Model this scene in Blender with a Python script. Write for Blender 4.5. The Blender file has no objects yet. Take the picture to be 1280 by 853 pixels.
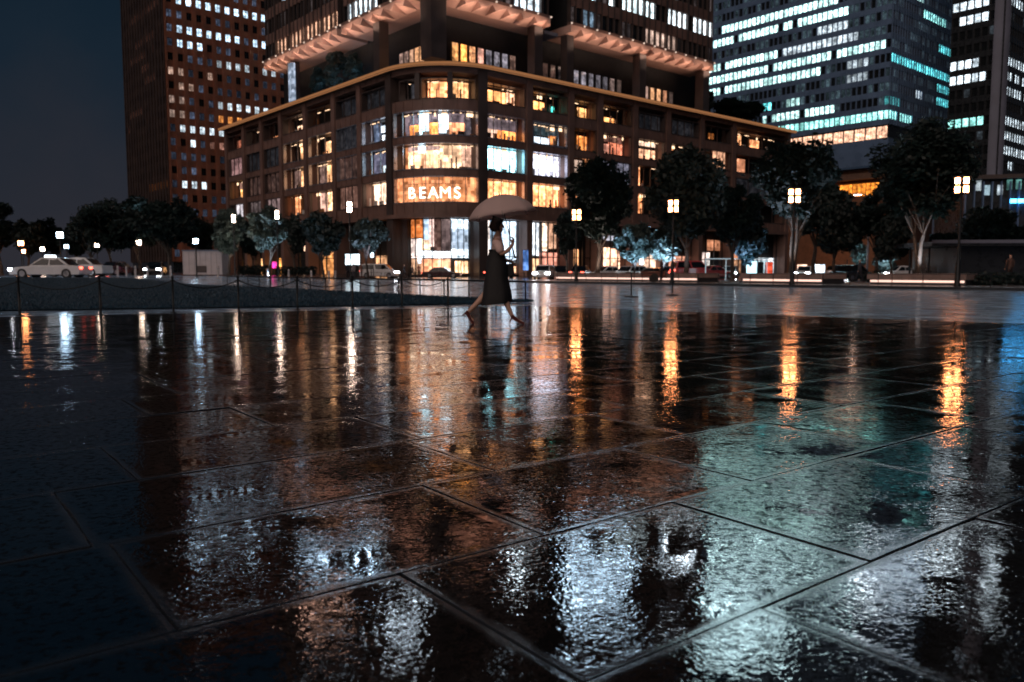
import bpy, bmesh, math, random
from mathutils import Vector, Matrix
R = math.radians
C = bpy.context.scene.collection
sc = bpy.context.scene
rnd = random.Random(11)

# ------------------------------------------------------------------ camera
H_CAM = 0.85
PITCH = math.atan(87.5 / 1000)
cam_d = bpy.data.cameras.new('camera'); cam = bpy.data.objects.new('camera', cam_d); C.objects.link(cam)
cam_d.sensor_width = 36; cam_d.lens = 28.125; cam_d.clip_end = 4000; cam_d.clip_start = 0.05
cam.location = (0, 0, H_CAM); cam.rotation_euler = (R(90) - PITCH, 0, 0)
cam_d.dof.use_dof = True; cam_d.dof.focus_distance = 4.5; cam_d.dof.aperture_fstop = 3.2
sc.camera = cam
CP, SP = math.cos(PITCH), math.sin(PITCH)

def ray(px, py):
    x = (px - 640) / 1000; y = -(py - 426.5) / 1000
    return Vector((x, CP + y * SP, -SP + y * CP))
def G(px, py, z=0.0):
    d = ray(px, py); t = (z - H_CAM) / d.z
    return Vector((d.x * t, d.y * t, z))
def W(px, py, Y):
    d = ray(px, py); t = Y / d.y
    return Vector((d.x * t, Y, H_CAM + d.z * t))
def pix(v):
    x, y, z = v[0], v[1], v[2] - H_CAM
    f = y * CP - z * SP; u = y * SP + z * CP
    if f < 0.1: return (-9999, -9999)
    return (640 + 1000 * x / f, 426.5 - 1000 * u / f)
def ss(t):
    t = max(0.0, min(1.0, t)); return t * t * (3 - 2 * t)
def HG(x, y):            # the ground rises gently towards the drive on the far left
    return 0.42 * ss((-x - 17) / 9) * ss((y - 34) / 16)

# ------------------------------------------------------------------ helpers
def link(o):
    C.objects.link(o); return o
def tag(o, label=None, cat=None, group=None, kind=None):
    if label: o['label'] = label
    if cat: o['category'] = cat
    if group: o['group'] = group
    if kind: o['kind'] = kind
    return o
def thing(name, label, cat, loc=(0, 0, 0), rz=0.0, group=None):
    o = bpy.data.objects.new(name, None); link(o); o.empty_display_size = 0.3
    o.location = loc; o.rotation_euler = (0, 0, rz)
    return tag(o, label, cat, group)
def copy_tree(o, parent=None):
    c = o.copy(); C.objects.link(c)
    if parent is not None: c.parent = parent
    for ch in list(o.children): copy_tree(ch, c)
    return c

class MB:
    def __init__(s): s.v = []; s.f = []; s.m = []; s.sm = []
    def add(s, verts, faces, mi=0, smooth=False):
        b = len(s.v); s.v += [tuple(q) for q in verts]
        for f in faces:
            s.f.append([b + i for i in f]); s.m.append(mi); s.sm.append(smooth)
        return s
    def hexa(s, p, mi=0):
        return s.add(p, [(0, 3, 2, 1), (4, 5, 6, 7), (0, 1, 5, 4), (1, 2, 6, 5), (2, 3, 7, 6), (3, 0, 4, 7)], mi)
    def box(s, x0, x1, y0, y1, z0, z1, mi=0):
        return s.hexa([(x0, y0, z0), (x1, y0, z0), (x1, y1, z0), (x0, y1, z0), (x0, y0, z1), (x1, y0, z1), (x1, y1, z1), (x0, y1, z1)], mi)
    def tube(s, p0, p1, r0, r1=None, n=8, mi=0, caps=True, smooth=True):
        p0, p1 = Vector(p0), Vector(p1); r1 = r0 if r1 is None else r1
        d = (p1 - p0)
        if d.length < 1e-6: return s
        d.normalize(); a = d.orthogonal().normalized(); b = d.cross(a)
        vs = []
        for p, r in ((p0, r0), (p1, r1)):
            for k in range(n):
                t = 2 * math.pi * k / n; vs.append(p + a * (math.cos(t) * r) + b * (math.sin(t) * r))
        s.add(vs, [(k, (k + 1) % n, n + (k + 1) % n, n + k) for k in range(n)], mi, smooth)
        if caps: s.add(vs, [tuple(range(n - 1, -1, -1)), tuple(range(n, 2 * n))], mi)
        return s
    def lathe(s, prof, n=16, c=(0, 0), mi=0, smooth=True):
        vs = []
        for r, z in prof:
            for k in range(n):
                t = 2 * math.pi * k / n; vs.append((c[0] + r * math.cos(t), c[1] + r * math.sin(t), z))
        fs = []
        for i in range(len(prof) - 1):
            for k in range(n):
                fs.append((i * n + k, i * n + (k + 1) % n, (i + 1) * n + (k + 1) % n, (i + 1) * n + k))
        s.add(vs, fs, mi, smooth)
        s.add(vs[:n], [tuple(range(n - 1, -1, -1))], mi); s.add(vs[-n:], [tuple(range(n))], mi)
        return s
    def prism(s, pts, y0, y1, mi=0):       # profile in x,z extruded along y
        n = len(pts)
        vs = [(x, y0, z) for x, z in pts] + [(x, y1, z) for x, z in pts]
        s.add(vs, [tuple(range(n)), tuple(range(2 * n - 1, n - 1, -1))] + [(i, n + i, n + (i + 1) % n, (i + 1) % n) for i in range(n)], mi)
        return s
    def build(s, name, mats, parent=None, loc=(0, 0, 0), rz=0.0, fix=False):
        me = bpy.data.meshes.new(name); me.from_pydata(s.v, [], s.f)
        if not isinstance(mats, (list, tuple)): mats = [mats]
        for m in mats: me.materials.append(m)
        me.polygons.foreach_set('material_index', s.m); me.polygons.foreach_set('use_smooth', s.sm)
        if fix:
            bm = bmesh.new(); bm.from_mesh(me); bmesh.ops.remove_doubles(bm, verts=bm.verts, dist=1e-5)
            bmesh.ops.recalc_face_normals(bm, faces=bm.faces); bm.to_mesh(me); bm.free()
        me.update()
        o = bpy.data.objects.new(name, me); link(o)
        o.location = loc; o.rotation_euler = (0, 0, rz)
        if parent is not None: o.parent = parent
        return o
def bevel(o, w, seg=2):
    m = o.modifiers.new('b', 'BEVEL'); m.width = w; m.segments = seg; m.limit_method = 'ANGLE'; m.angle_limit = R(35)
    return o
def inst(me, name, parent, loc, rz=0.0, color=None):
    o = bpy.data.objects.new(name, me); C.objects.link(o); o.parent = parent
    o.location = loc; o.rotation_euler = (0, 0, rz)
    if color: o.color = color
    return o

# ------------------------------------------------------------------ materials
class NT:
    def __init__(s, name):
        s.mat = bpy.data.materials.new(name); s.mat.use_nodes = True
        s.t = s.mat.node_tree; s.t.nodes.clear(); s.out = s.n('ShaderNodeOutputMaterial')
    def n(s, ty, **kw):
        nd = s.t.nodes.new(ty)
        for k, v in kw.items():
            if k.startswith('i_'):
                k = k[2:]; k = int(k) if k.isdigit() else k.replace('_', ' ')
                nd.inputs[k].default_value = v
            else: setattr(nd, k, v)
        return nd
    def l(s, a, b): s.t.links.new(a, b)
    def math(s, op, a, b=None):
        nd = s.n('ShaderNodeMath', operation=op)
        for i, q in enumerate((a, b)):
            if q is None: continue
            if isinstance(q, (int, float)): nd.inputs[i].default_value = q
            else: s.l(q, nd.inputs[i])
        return nd.outputs[0]
    def ramp(s, fac, stops):
        nd = s.n('ShaderNodeValToRGB'); e = nd.color_ramp.elements
        while len(e) < len(stops): e.new(0.5)
        for el, (p, c) in zip(e, stops):
            el.position = p; el.color = (c, c, c, 1) if isinstance(c, (int, float)) else (*c, 1)
        s.l(fac, nd.inputs[0]); return nd.outputs[0]
    def noise(s, vec, scale, detail=3, rough=0.55):
        nd = s.n('ShaderNodeTexNoise'); nd.inputs['Scale'].default_value = scale; nd.inputs['Detail'].default_value = detail
        nd.inputs['Roughness'].default_value = rough
        if vec is not None: s.l(vec, nd.inputs['Vector'])
        return nd.outputs[0]
    def mixc(s, fac, a, b, mode='MIX'):
        nd = s.n('ShaderNodeMix', data_type='RGBA', blend_type=mode)
        for q, i in ((fac, 0), (a, 6), (b, 7)):
            if isinstance(q, (int, float)): nd.inputs[i].default_value = q
            elif isinstance(q, tuple): nd.inputs[i].default_value = (*q, 1)
            else: s.l(q, nd.inputs[i])
        return nd.outputs[2]

def pmat(name, col, rough=0.6, metal=0.0, vary=0.25, scale=1.5, bump=0.0, bscale=20, coat=0.0, coords='Object', ior=1.5):
    t = NT(name); b = t.n('ShaderNodeBsdfPrincipled')
    tc = t.n('ShaderNodeTexCoord').outputs[coords]
    n = t.noise(tc, scale, 4)
    c0 = tuple(max(0, c * (1 - vary)) for c in col); c1 = tuple(min(1, c * (1 + vary)) for c in col)
    t.l(t.ramp(n, [(0.3, c0), (0.7, c1)]), b.inputs['Base Color'])
    t.l(t.ramp(n, [(0.3, max(0.02, rough - 0.08)), (0.7, min(1, rough + 0.08))]), b.inputs['Roughness'])
    b.inputs['Metallic'].default_value = metal; b.inputs['IOR'].default_value = ior
    if coat: b.inputs['Coat Weight'].default_value = coat; b.inputs['Coat Roughness'].default_value = 0.05
    if bump:
        bp = t.n('ShaderNodeBump'); bp.inputs['Strength'].default_value = bump; bp.inputs['Distance'].default_value = 0.02
        t.l(t.noise(tc, bscale, 3), bp.inputs['Height']); t.l(bp.outputs[0], b.inputs['Normal'])
    t.l(b.outputs[0], t.out.inputs[0]); return t.mat
def emat(name, col, strength, sample=True):
    t = NT(name); e = t.n('ShaderNodeEmission'); e.inputs[0].default_value = (*col, 1); e.inputs[1].default_value = strength
    t.l(e.outputs[0], t.out.inputs[0])
    if not sample: t.mat.cycles.emission_sampling = 'NONE'
    return t.mat

def room(name, source, scale=(1.0, 1.0, 1.0), lo=0.25, hi=1.6, cell=2.2, sample=False):
    """lit room seen through glass: emission coloured by the object colour or a 'lit' attribute, broken up by clutter"""
    t = NT(name)
    tc = t.n('ShaderNodeTexCoord').outputs['Object']
    oi = t.n('ShaderNodeObjectInfo')
    if source == 'object':
        col = oi.outputs['Color']; al = oi.outputs['Alpha']
        off = t.n('ShaderNodeVectorMath', operation='SCALE'); cx = t.n('ShaderNodeCombineXYZ')
        t.l(oi.outputs['Random'], cx.inputs[0]); t.l(oi.outputs['Random'], cx.inputs[2]); t.l(cx.outputs[0], off.inputs[0]); off.inputs['Scale'].default_value = 140
        ad = t.n('ShaderNodeVectorMath', operation='ADD'); t.l(tc, ad.inputs[0]); t.l(off.outputs[0], ad.inputs[1]); v = ad.outputs[0]
    else:
        at = t.n('ShaderNodeAttribute'); at.attribute_name = 'lit'; col = at.outputs['Color']; al = at.outputs['Alpha']; v = tc
    n = t.noise(v, cell * 0.6, 2.5, 0.6)
    def cells(sx, sz):
        sn = t.n('ShaderNodeVectorMath', operation='SNAP'); sn.inputs[1].default_value = (sx, sx, sz); t.l(v, sn.inputs[0])
        wn = t.n('ShaderNodeTexWhiteNoise'); t.l(sn.outputs[0], wn.inputs['Vector']); return wn.outputs['Value']
    c1, c2, c3 = cells(scale[0], scale[2]), cells(scale[0] * .34, scale[2] * .45), cells(scale[0] * .2, scale[2] * 1.7)
    a = t.ramp(n, [(0.34, lo), (0.66, hi)])
    b = t.math('ADD', t.math('MULTIPLY', t.ramp(c1, [(0.0, 0.15), (0.55, 0.8), (1.0, 1.5)]), .45), t.math('ADD', t.math('MULTIPLY', t.ramp(c2, [(0.1, 0.0), (0.75, 0.9), (1.0, 2.2)]), .35), t.math('MULTIPLY', t.ramp(c3, [(0.2, 0.3), (1.0, 1.6)]), .3)))
    k = t.math('MULTIPLY', t.math('MULTIPLY', a, b), al)
    if sample:
        col = t.mixc(t.math('MULTIPLY', c2, .25), col, t.mixc(.5, col, (1.0, .85, .75)))
    gm = t.n('ShaderNodeGamma'); gm.inputs[1].default_value = 1.45 if sample else 1.2; t.l(col, gm.inputs[0]); col = gm.outputs[0]
    e = t.n('ShaderNodeEmission'); t.l(col, e.inputs[0]); t.l(t.math('MULTIPLY', k, 4.0 * (1.6 if sample else 0.85)), e.inputs[1])
    g = t.n('ShaderNodeBsdfPrincipled'); g.inputs['Base Color'].default_value = (0.012, 0.014, 0.016, 1); g.inputs['Roughness'].default_value = 0.12
    ad2 = t.n('ShaderNodeAddShader'); t.l(e.outputs[0], ad2.inputs[0]); t.l(g.outputs[0], ad2.inputs[1])
    t.l(ad2.outputs[0], t.out.inputs[0])
    if not sample: t.mat.cycles.emission_sampling = 'NONE'
    return t.mat

M = {}
M['office_obj'] = room('lit_office_pane', 'object', (0.9, 1, 0.7), 0.3, 1.45, 1.3)
M['office_att'] = room('lit_office_pane_rest', 'attr', (0.9, 1, 0.7), 0.3, 1.45, 1.3)
M['shop'] = room('lit_shop_pane', 'object', (1.6, 1, 1.0), 0.5, 1.35, 0.8, sample=True)
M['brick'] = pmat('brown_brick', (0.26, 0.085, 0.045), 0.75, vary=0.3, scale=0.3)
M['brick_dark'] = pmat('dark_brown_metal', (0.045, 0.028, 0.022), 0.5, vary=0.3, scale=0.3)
M['stone'] = pmat('brown_stone_cladding', (0.17, 0.098, 0.078), 0.55, vary=0.25, scale=0.5)
M['stone_d'] = pmat('dark_stone_cladding', (0.06, 0.042, 0.037), 0.5, vary=0.25, scale=0.5)
M['void'] = pmat('dark_recess', (0.006, 0.006, 0.007), 0.8)
M['metal_l'] = pmat('pale_window_metal', (0.35, 0.36, 0.4), 0.3, metal=0.7)
M['metal_d'] = pmat('black_metal', (0.02, 0.02, 0.022), 0.4, metal=0.5)
M['iron'] = pmat('dark_iron', (0.014, 0.016, 0.018), 0.45, metal=0.3)
M['greysteel'] = pmat('grey_glass_cladding', (0.12, 0.19, 0.31), 0.3, vary=0.2, scale=0.2)
M['pier'] = pmat('grey_concrete_pier', (0.16, 0.17, 0.22), 0.6, vary=0.2, scale=0.15)
M['black_clad'] = pmat('black_cladding', (0.02, 0.023, 0.027), 0.3)
M['plaster'] = pmat('pink_plaster', (0.55, 0.36, 0.29), 0.7, vary=0.1)
M['gold'] = emat('gilded_edge_light', (1.0, 0.42, 0.17), 0.15)
M['lantern_warm'] = emat('warm_lantern_light', (1.0, 0.34, 0.12), 24)
M['lantern_white'] = emat('white_lantern_light', (1.0, 0.72, 0.56), 19)
M['lantern_blue'] = emat('cool_lantern_light', (0.55, 0.78, 1.0), 20)
M['led'] = emat('led_strip_light', (1.0, 0.62, 0.5), .75)
M['granite_bench'] = pmat('bench_granite', (0.25, 0.19, 0.17), 0.5)
M['bark'] = pmat('tree_bark', (0.075, 0.055, 0.042), 0.85, vary=0.5, scale=6, bump=0.5)
M['white_paint'] = pmat('white_car_paint', (0.72, 0.70, 0.70), 0.25, coat=0.8, vary=0.03)
M['red_paint'] = pmat('red_car_paint', (0.5, 0.05, 0.05), 0.25, coat=0.8, vary=0.05)
M['dark_paint'] = pmat('maroon_car_paint', (0.06, 0.018, 0.018), 0.25, coat=0.8, vary=0.05)
M['black_paint'] = pmat('black_car_paint', (0.012, 0.012, 0.015), 0.2, coat=0.8, vary=0.05)
M['glass'] = pmat('dark_car_glass', (0.01, 0.012, 0.014), 0.06, ior=1.5)
M['rubber'] = pmat('tyre_rubber', (0.018, 0.018, 0.018), 0.8)
M['rim'] = pmat('alloy_rim', (0.4, 0.4, 0.42), 0.3, metal=0.9)
M['head'] = emat('headlight_glow', (0.85, 0.93, 1.0), 30)
M['tail'] = emat('tail_light_glow', (1.0, 0.10, 0.06), 3.5)
M['letters'] = emat('sign_letter_light', (1.0, 0.85, 0.64), 2.0)

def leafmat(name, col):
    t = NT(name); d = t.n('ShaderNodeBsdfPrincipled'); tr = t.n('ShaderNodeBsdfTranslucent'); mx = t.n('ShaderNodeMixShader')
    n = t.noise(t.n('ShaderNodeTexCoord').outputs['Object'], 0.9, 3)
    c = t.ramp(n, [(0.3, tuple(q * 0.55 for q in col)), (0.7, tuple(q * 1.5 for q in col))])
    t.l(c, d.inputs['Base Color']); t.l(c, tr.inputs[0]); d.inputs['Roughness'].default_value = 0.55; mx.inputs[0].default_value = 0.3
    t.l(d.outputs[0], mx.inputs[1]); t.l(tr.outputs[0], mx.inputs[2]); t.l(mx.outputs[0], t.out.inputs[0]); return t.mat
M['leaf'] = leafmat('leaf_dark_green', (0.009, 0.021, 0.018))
M['leaf_l'] = leafmat('leaf_lit_green', (0.06, 0.085, 0.075))  # paler copy of the leaf for lamp-lit crowns, light put into the colour

# ------------------------------------------------------------------ world and added fill sun
w = bpy.data.worlds.new('World'); sc.world = w; w.use_nodes = True
nt = w.node_tree; nt.nodes.clear()
o_ = nt.nodes.new('ShaderNodeOutputWorld'); bg = nt.nodes.new('ShaderNodeBackground'); bg2 = nt.nodes.new('ShaderNodeBackground'); ad = nt.nodes.new('ShaderNodeAddShader')
sky = nt.nodes.new('ShaderNodeTexSky'); sky.sky_type = 'NISHITA'; sky.sun_disc = False
sky.sun_elevation = R(-4); sky.sun_rotation = R(200)
bg.inputs[1].default_value = 0.03; nt.links.new(sky.outputs[0], bg.inputs[0])
tc = nt.nodes.new('ShaderNodeTexCoord'); sp = nt.nodes.new('ShaderNodeSeparateXYZ'); nt.links.new(tc.outputs['Generated'], sp.inputs[0])
no = nt.nodes.new('ShaderNodeTexNoise'); no.inputs['Scale'].default_value = 5; no.inputs['Detail'].default_value = 4; nt.links.new(tc.outputs['Generated'], no.inputs['Vector'])
mm = nt.nodes.new('ShaderNodeMath'); mm.operation = 'MULTIPLY_ADD'; nt.links.new(no.outputs[0], mm.inputs[0]); mm.inputs[1].default_value = 0.26; nt.links.new(sp.outputs[2], mm.inputs[2])
rp = nt.nodes.new('ShaderNodeValToRGB'); nt.links.new(mm.outputs[0], rp.inputs[0])
e = rp.color_ramp.elements
e[0].position = 0.16; e[0].color = (0.0125, 0.0124, 0.0162, 1)
e[1].position = 0.50; e[1].color = (0.0005, 0.0052, 0.0108, 1)
e2 = e.new(0.33); e2.color = (0.0040, 0.0085, 0.0145, 1)
nt.links.new(rp.outputs[0], bg2.inputs[0]); bg2.inputs[1].default_value = 1.0
nt.links.new(bg.outputs[0], ad.inputs[0]); nt.links.new(bg2.outputs[0], ad.inputs[1]); nt.links.new(ad.outputs[0], o_.inputs[0])
sl = bpy.data.lights.new('fill_sun', 'SUN'); sl.energy = 0.47; sl.angle = R(60); sl.color = (1.0, 0.78, 0.68)  # added warm fill from behind the camera, no real source stands there
so = link(bpy.data.objects.new('fill_sun', sl)); so.rotation_euler = (R(52), 0, R(-25))

def lamp(kind, loc, energy, col, size=0.2, target=None, spot=70, blend=0.6, name='lamp_light'):
    d = bpy.data.lights.new(name, kind); d.energy = energy; d.color = col
    if kind in ('POINT', 'SPOT'): d.shadow_soft_size = size
    if kind == 'SPOT': d.spot_size = R(spot); d.spot_blend = blend
    if kind == 'AREA': d.size = size
    o = link(bpy.data.objects.new(name, d)); o.location = loc
    if target is not None: o.rotation_euler = (Vector(target) - Vector(loc)).to_track_quat('-Z', 'Y').to_euler()
    return o

# ================================================================== GROUND
PLAZA_AZ = R(52.5)
ud = Vector((math.sin(PLAZA_AZ), math.cos(PLAZA_AZ), 0)); vd = Vector((-ud.y, ud.x, 0))

def wet_stone(name, base, edge_base, r_lo, r_hi, ior, bump, use_edge=True, warm=None):
    t = NT(name); b = t.n('ShaderNodeBsdfPrincipled')
    pos = t.n('ShaderNodeNewGeometry').outputs['Position']
    big = t.noise(pos, 1.3, 4, 0.6)
    mid = t.noise(pos, 7.0, 4, 0.6)
    fine = t.noise(pos, 55.0, 0.8, 0.45); fine.node.inputs['Distortion'].default_value = 0.9
    grain = t.noise(pos, 230.0, 2, 0.6)
    if use_edge:
        at = t.n('ShaderNodeAttribute'); at.attribute_name = 'edge'
        e0 = t.math('ADD', at.outputs['Fac'], t.math('MULTIPLY', t.math('SUBTRACT', mid, 0.5), 0.9))
        e0 = t.math('ADD', e0, t.math('MULTIPLY', t.math('SUBTRACT', big, 0.5), 1.2))
        edge = t.ramp(e0, [(0.42, 0.0), (0.95, 1.0)])
        sid = t.n('ShaderNodeAttribute'); sid.attribute_name = 'slab'; shade = sid.outputs['Fac']
    else:
        edge = t.ramp(big, [(0.45, 0.0), (0.75, 1.0)]); shade = big
    c = t.mixc(edge, base, edge_base)
    c = t.mixc(t.ramp(grain, [(0.35, 0.0), (0.7, 1.0)]), c, tuple(min(1, q * 2.2) for q in base))
    c = t.mixc(1.0, c, t.ramp(shade, [(0.0, 0.65), (1.0, 1.35)]), 'MULTIPLY')
    t.l(c, b.inputs['Base Color'])
    patch = t.ramp(t.noise(pos, 30.0, 6, 0.72), [(0.51, 0.0), (0.59, 1.0)])      # drained pores between the film of water
    patch = t.math('MULTIPLY', patch, t.math('SUBTRACT', 1.0, t.math('MULTIPLY', edge, .85)))
    ro = t.math('ADD', t.math('MULTIPLY', edge, r_hi - r_lo), r_lo)
    ro = t.math('MAXIMUM', ro, 0.015)
    t.l(ro, b.inputs['Roughness']); b.inputs['IOR'].default_value = ior
    t.l(t.math('SUBTRACT', 0.5, t.math('MULTIPLY', edge, 0.05)), b.inputs['Specular IOR Level'])
    calm = t.ramp(t.noise(pos, 3.1, 3, 0.6), [(0.36, 0.06), (0.64, 1.15)])
    h = t.math('ADD', t.math('MULTIPLY', fine, calm), t.math('MULTIPLY', t.noise(pos, 10.0, 2.0, 0.5), 0.7))
    bp = t.n('ShaderNodeBump'); bp.inputs['Strength'].default_value = 1.0; bp.inputs['Distance'].default_value = bump
    t.l(h, bp.inputs['Height']); t.l(bp.outputs[0], b.inputs['Normal'])
    df = t.n('ShaderNodeBsdfDiffuse'); t.l(c, df.inputs[0]); mx = t.n('ShaderNodeMixShader')
    t.l(t.math('MULTIPLY', patch, 0.72 if use_edge else 0.3), mx.inputs[0]); t.l(b.outputs[0], mx.inputs[1]); t.l(df.outputs[0], mx.inputs[2])
    t.l(mx.outputs[0], t.out.inputs[0]); return t.mat
M['granite'] = wet_stone('wet_dark_granite', (0.005, 0.005, 0.005), (0.028, 0.030, 0.034), 0.03, 0.19, 2.4, 0.00078)  # paler edge colour: worn stone plus highlights painted along the joints
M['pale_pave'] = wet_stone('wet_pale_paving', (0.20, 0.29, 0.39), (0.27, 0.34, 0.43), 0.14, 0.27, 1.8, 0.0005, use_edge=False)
M['asphalt'] = wet_stone('wet_asphalt', (0.03, 0.03, 0.032), (0.05, 0.05, 0.052), 0.12, 0.28, 1.6, 0.0010, use_edge=False)
M['kerb'] = pmat('dark_kerb_stone', (0.035, 0.04, 0.047), 0.5, bump=0.2)
M['sidewalk'] = wet_stone('wet_sidewalk', (0.09, 0.08, 0.078), (0.13, 0.12, 0.115), 0.25, 0.42, 1.45, 0.0009, use_edge=False)
M['lawn'] = pmat('lawn_soil_and_turf', (0.010, 0.036, 0.06), 0.9, vary=0.4, scale=2.0, bump=0.6, bscale=30)
M['grass'] = pmat('grass_blade', (0.011, 0.045, 0.075), 0.7, vary=0.4, scale=0.8)

# asphalt out to the horizon, following the gentle rise
m = MB(); xs = [-1500, -400, -120] + [-70 + 2.5 * i for i in range(33)] + [40, 90, 200, 400, 1500]; ys = [-1500, -200, -30, 0, 20, 30] + [34 + 2 * i for i in range(14)] + [75, 90, 120, 200, 400, 900, 2500]
vs = [(x, y, HG(x, y) - 0.025) for y in ys for x in xs]; nx = len(xs)
m.add(vs, [(j * nx + i, j * nx + i + 1, (j + 1) * nx + i + 1, (j + 1) * nx + i) for j in range(len(ys) - 1) for i in range(nx - 1)], 0, True)
tag(m.build('ground', M['asphalt']), kind='structure')

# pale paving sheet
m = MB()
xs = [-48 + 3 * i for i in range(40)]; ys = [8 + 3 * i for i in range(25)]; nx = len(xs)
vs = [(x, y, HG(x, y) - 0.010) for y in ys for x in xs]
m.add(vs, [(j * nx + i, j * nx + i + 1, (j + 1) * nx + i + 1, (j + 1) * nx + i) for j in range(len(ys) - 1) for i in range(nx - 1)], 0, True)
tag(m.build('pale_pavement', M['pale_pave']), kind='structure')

# granite slabs, each with its own outline, joints, worn, highlight-paled edge and slight tilt
me = bpy.data.meshes.new('plaza_paving'); bm = bmesh.new()
le = bm.verts.layers.float.new('edge'); lsl = bm.verts.layers.float.new('slab')
SPC = 0.766
p_ref = G(720, 570); off0 = p_ref.dot(-vd)        # course line L3
def along(px, py): return G(px, py).dot(ud)
known = {0: [along(135, 677), along(526, 606), along(772, 560)], 1: [along(499, 716), along(830, 625)], 2: [along(935, 755)], -1: [along(32, 567), along(507, 551), along(742, 519)]}
srnd = random.Random(4)
for k in range(-42, 4):
    # course between off0 + k*SPC and off0 + (k+1)*SPC, measured along -vd
    a0 = off0 + k * SPC; a1 = a0 + SPC
    kn = known.get(k)
    cuts = []
    if kn:
        step = (kn[-1] - kn[0]) / (len(kn) - 1) if len(kn) > 1 else 1.35
        q = kn[0]
        while q > -8: q -= step * srnd.uniform(0.9, 1.1); cuts.append(q)
        cuts += kn; q = kn[-1]
        while q < 36: q += step * srnd.uniform(0.9, 1.1); cuts.append(q)
        cuts.sort()
    else:
        q = -24 + srnd.uniform(0, 1.4)
        while q < 40: cuts.append(q); q += 1.4 * srnd.uniform(0.85, 1.18)
    for s0, s1 in zip(cuts, cuts[1:]):
        mid = ud * ((s0 + s1) / 2) - vd * ((a0 + a1) / 2)
        if mid.y < -1.5 or mid.y > 23 or abs(mid.x) > mid.y * 0.75 + 3: continue
        g = srnd.uniform(0.0011, 0.0028); zt = srnd.uniform(-0.002, 0.002); tx = srnd.gauss(0, 0.0014); ty = srnd.gauss(0, 0.0014); sh = srnd.random()
        near = mid.y < 9; ns = (9 if near else 2, 5 if near else 2)
        cx_s, cx_a = (s0 + s1) / 2, (a0 + a1) / 2; hs, ha = (s1 - s0) / 2, (a1 - a0) / 2
        per = []
        for (p0, p1, nn) in (((-1, 1), (1, 1), ns[0]), ((1, 1), (1, -1), ns[1]), ((1, -1), (-1, -1), ns[0]), ((-1, -1), (-1, 1), ns[1])):
            for q in range(nn): per.append((p0[0] + (p1[0] - p0[0]) * q / nn, p0[1] + (p1[1] - p0[1]) * q / nn))
        jit = [abs(srnd.gauss(0, 0.0011)) + (srnd.uniform(.004, .012) if srnd.random() < .05 else 0) if near else 0 for _ in per]
        rings = []
        for ins, z, ed, jw in ((g, -0.03, 1.0, 1), (g, -0.0025, 1.0, 1), (g + 0.0016, 0.0, 1.0, 1), (g + 0.018, 0.0002, 0.75, .4), (g + 0.055, -0.0003, 0.12, .1), (g + 0.17, -0.0005, 0.0, 0)):
            ring = []
            for (us, ua), j_ in zip(per, jit):
                ds, da = us * (hs - ins - j_ * jw), ua * (ha - ins - j_ * jw)
                p = ud * (cx_s + ds) - vd * (cx_a + da)
                v = bm.verts.new((p.x, p.y, z + zt + tx * ds + ty * da)); v[le] = ed; v[lsl] = sh; ring.append(v)
            rings.append(ring)
        nr = len(per)
        for r0, r1 in zip(rings, rings[1:]):
            for i in range(nr): bm.faces.new((r1[i], r1[(i + 1) % nr], r0[(i + 1) % nr], r0[i]))
        bm.faces.new(rings[-1][::-1])
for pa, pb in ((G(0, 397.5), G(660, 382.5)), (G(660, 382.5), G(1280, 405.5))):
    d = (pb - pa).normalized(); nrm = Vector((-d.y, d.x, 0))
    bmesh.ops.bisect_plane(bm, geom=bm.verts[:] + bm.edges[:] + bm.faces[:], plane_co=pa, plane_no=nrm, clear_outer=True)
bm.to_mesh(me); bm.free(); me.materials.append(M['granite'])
tag(link(bpy.data.objects.new('plaza_paving', me)), kind='structure')
# bed under the joints
m = MB(); bed = [G(-60, 397.5, -0.006) * 1.0, G(660, 383, -0.006), G(1340, 406.5, -0.006), Vector((9, 0.0, -0.006)), Vector((9, -3, -0.006)), Vector((-9, -3, -0.006)), Vector((-10.5, 6, -0.006))]
m.add(bed, [tuple(range(len(bed) - 1, -1, -1))]); tag(m.build('paving_bed', pmat('joint_mortar', (0.02, 0.02, 0.022), 0.22, bump=0.3, bscale=90)), kind='structure')

# lawn with its low mound
def lerp(a, b, t): return a + (b - a) * t
fr = [G(-260, 394), G(0, 389), G(200, 386.2), G(372, 383.8), G(500, 382), G(600, 380.3), G(665, 378.4)]
bk = [Vector((-62, 50, 0)), Vector((-33.5, 51, 0)), Vector((-24, 51, 0)), G(280, 357.5), G(410, 364.5), G(545, 373), G(668, 377.9)]
ip = [0, .22, .42, .6, .76, .9, 1.0]
def poly(pts, t):
    for i in range(len(ip) - 1):
        if t <= ip[i + 1] + 1e-9: return lerp(pts[i], pts[i + 1], (t - ip[i]) / (ip[i + 1] - ip[i]))
m = MB(); NU, NV = 48, 14; vs = []
def lawn_pt(u, v):
    p = lerp(poly(fr, u), poly(bk, u), v); edge = min(1, v * 6, (1 - v) * 6, (1 - u) * 10)
    return Vector((p.x, p.y, HG(p.x, p.y) + 0.02 + 0.05 * edge))
for i in range(NU + 1):
    for j in range(NV + 1): vs.append(lawn_pt(i / NU, j / NV))
m.add(vs, [(i * (NV + 1) + j, (i + 1) * (NV + 1) + j, (i + 1) * (NV + 1) + j + 1, i * (NV + 1) + j + 1) for i in range(NU) for j in range(NV)], 0, True)
tag(m.build('lawn', M['lawn']), kind='structure')
m = MB(); gr = random.Random(3)
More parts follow.
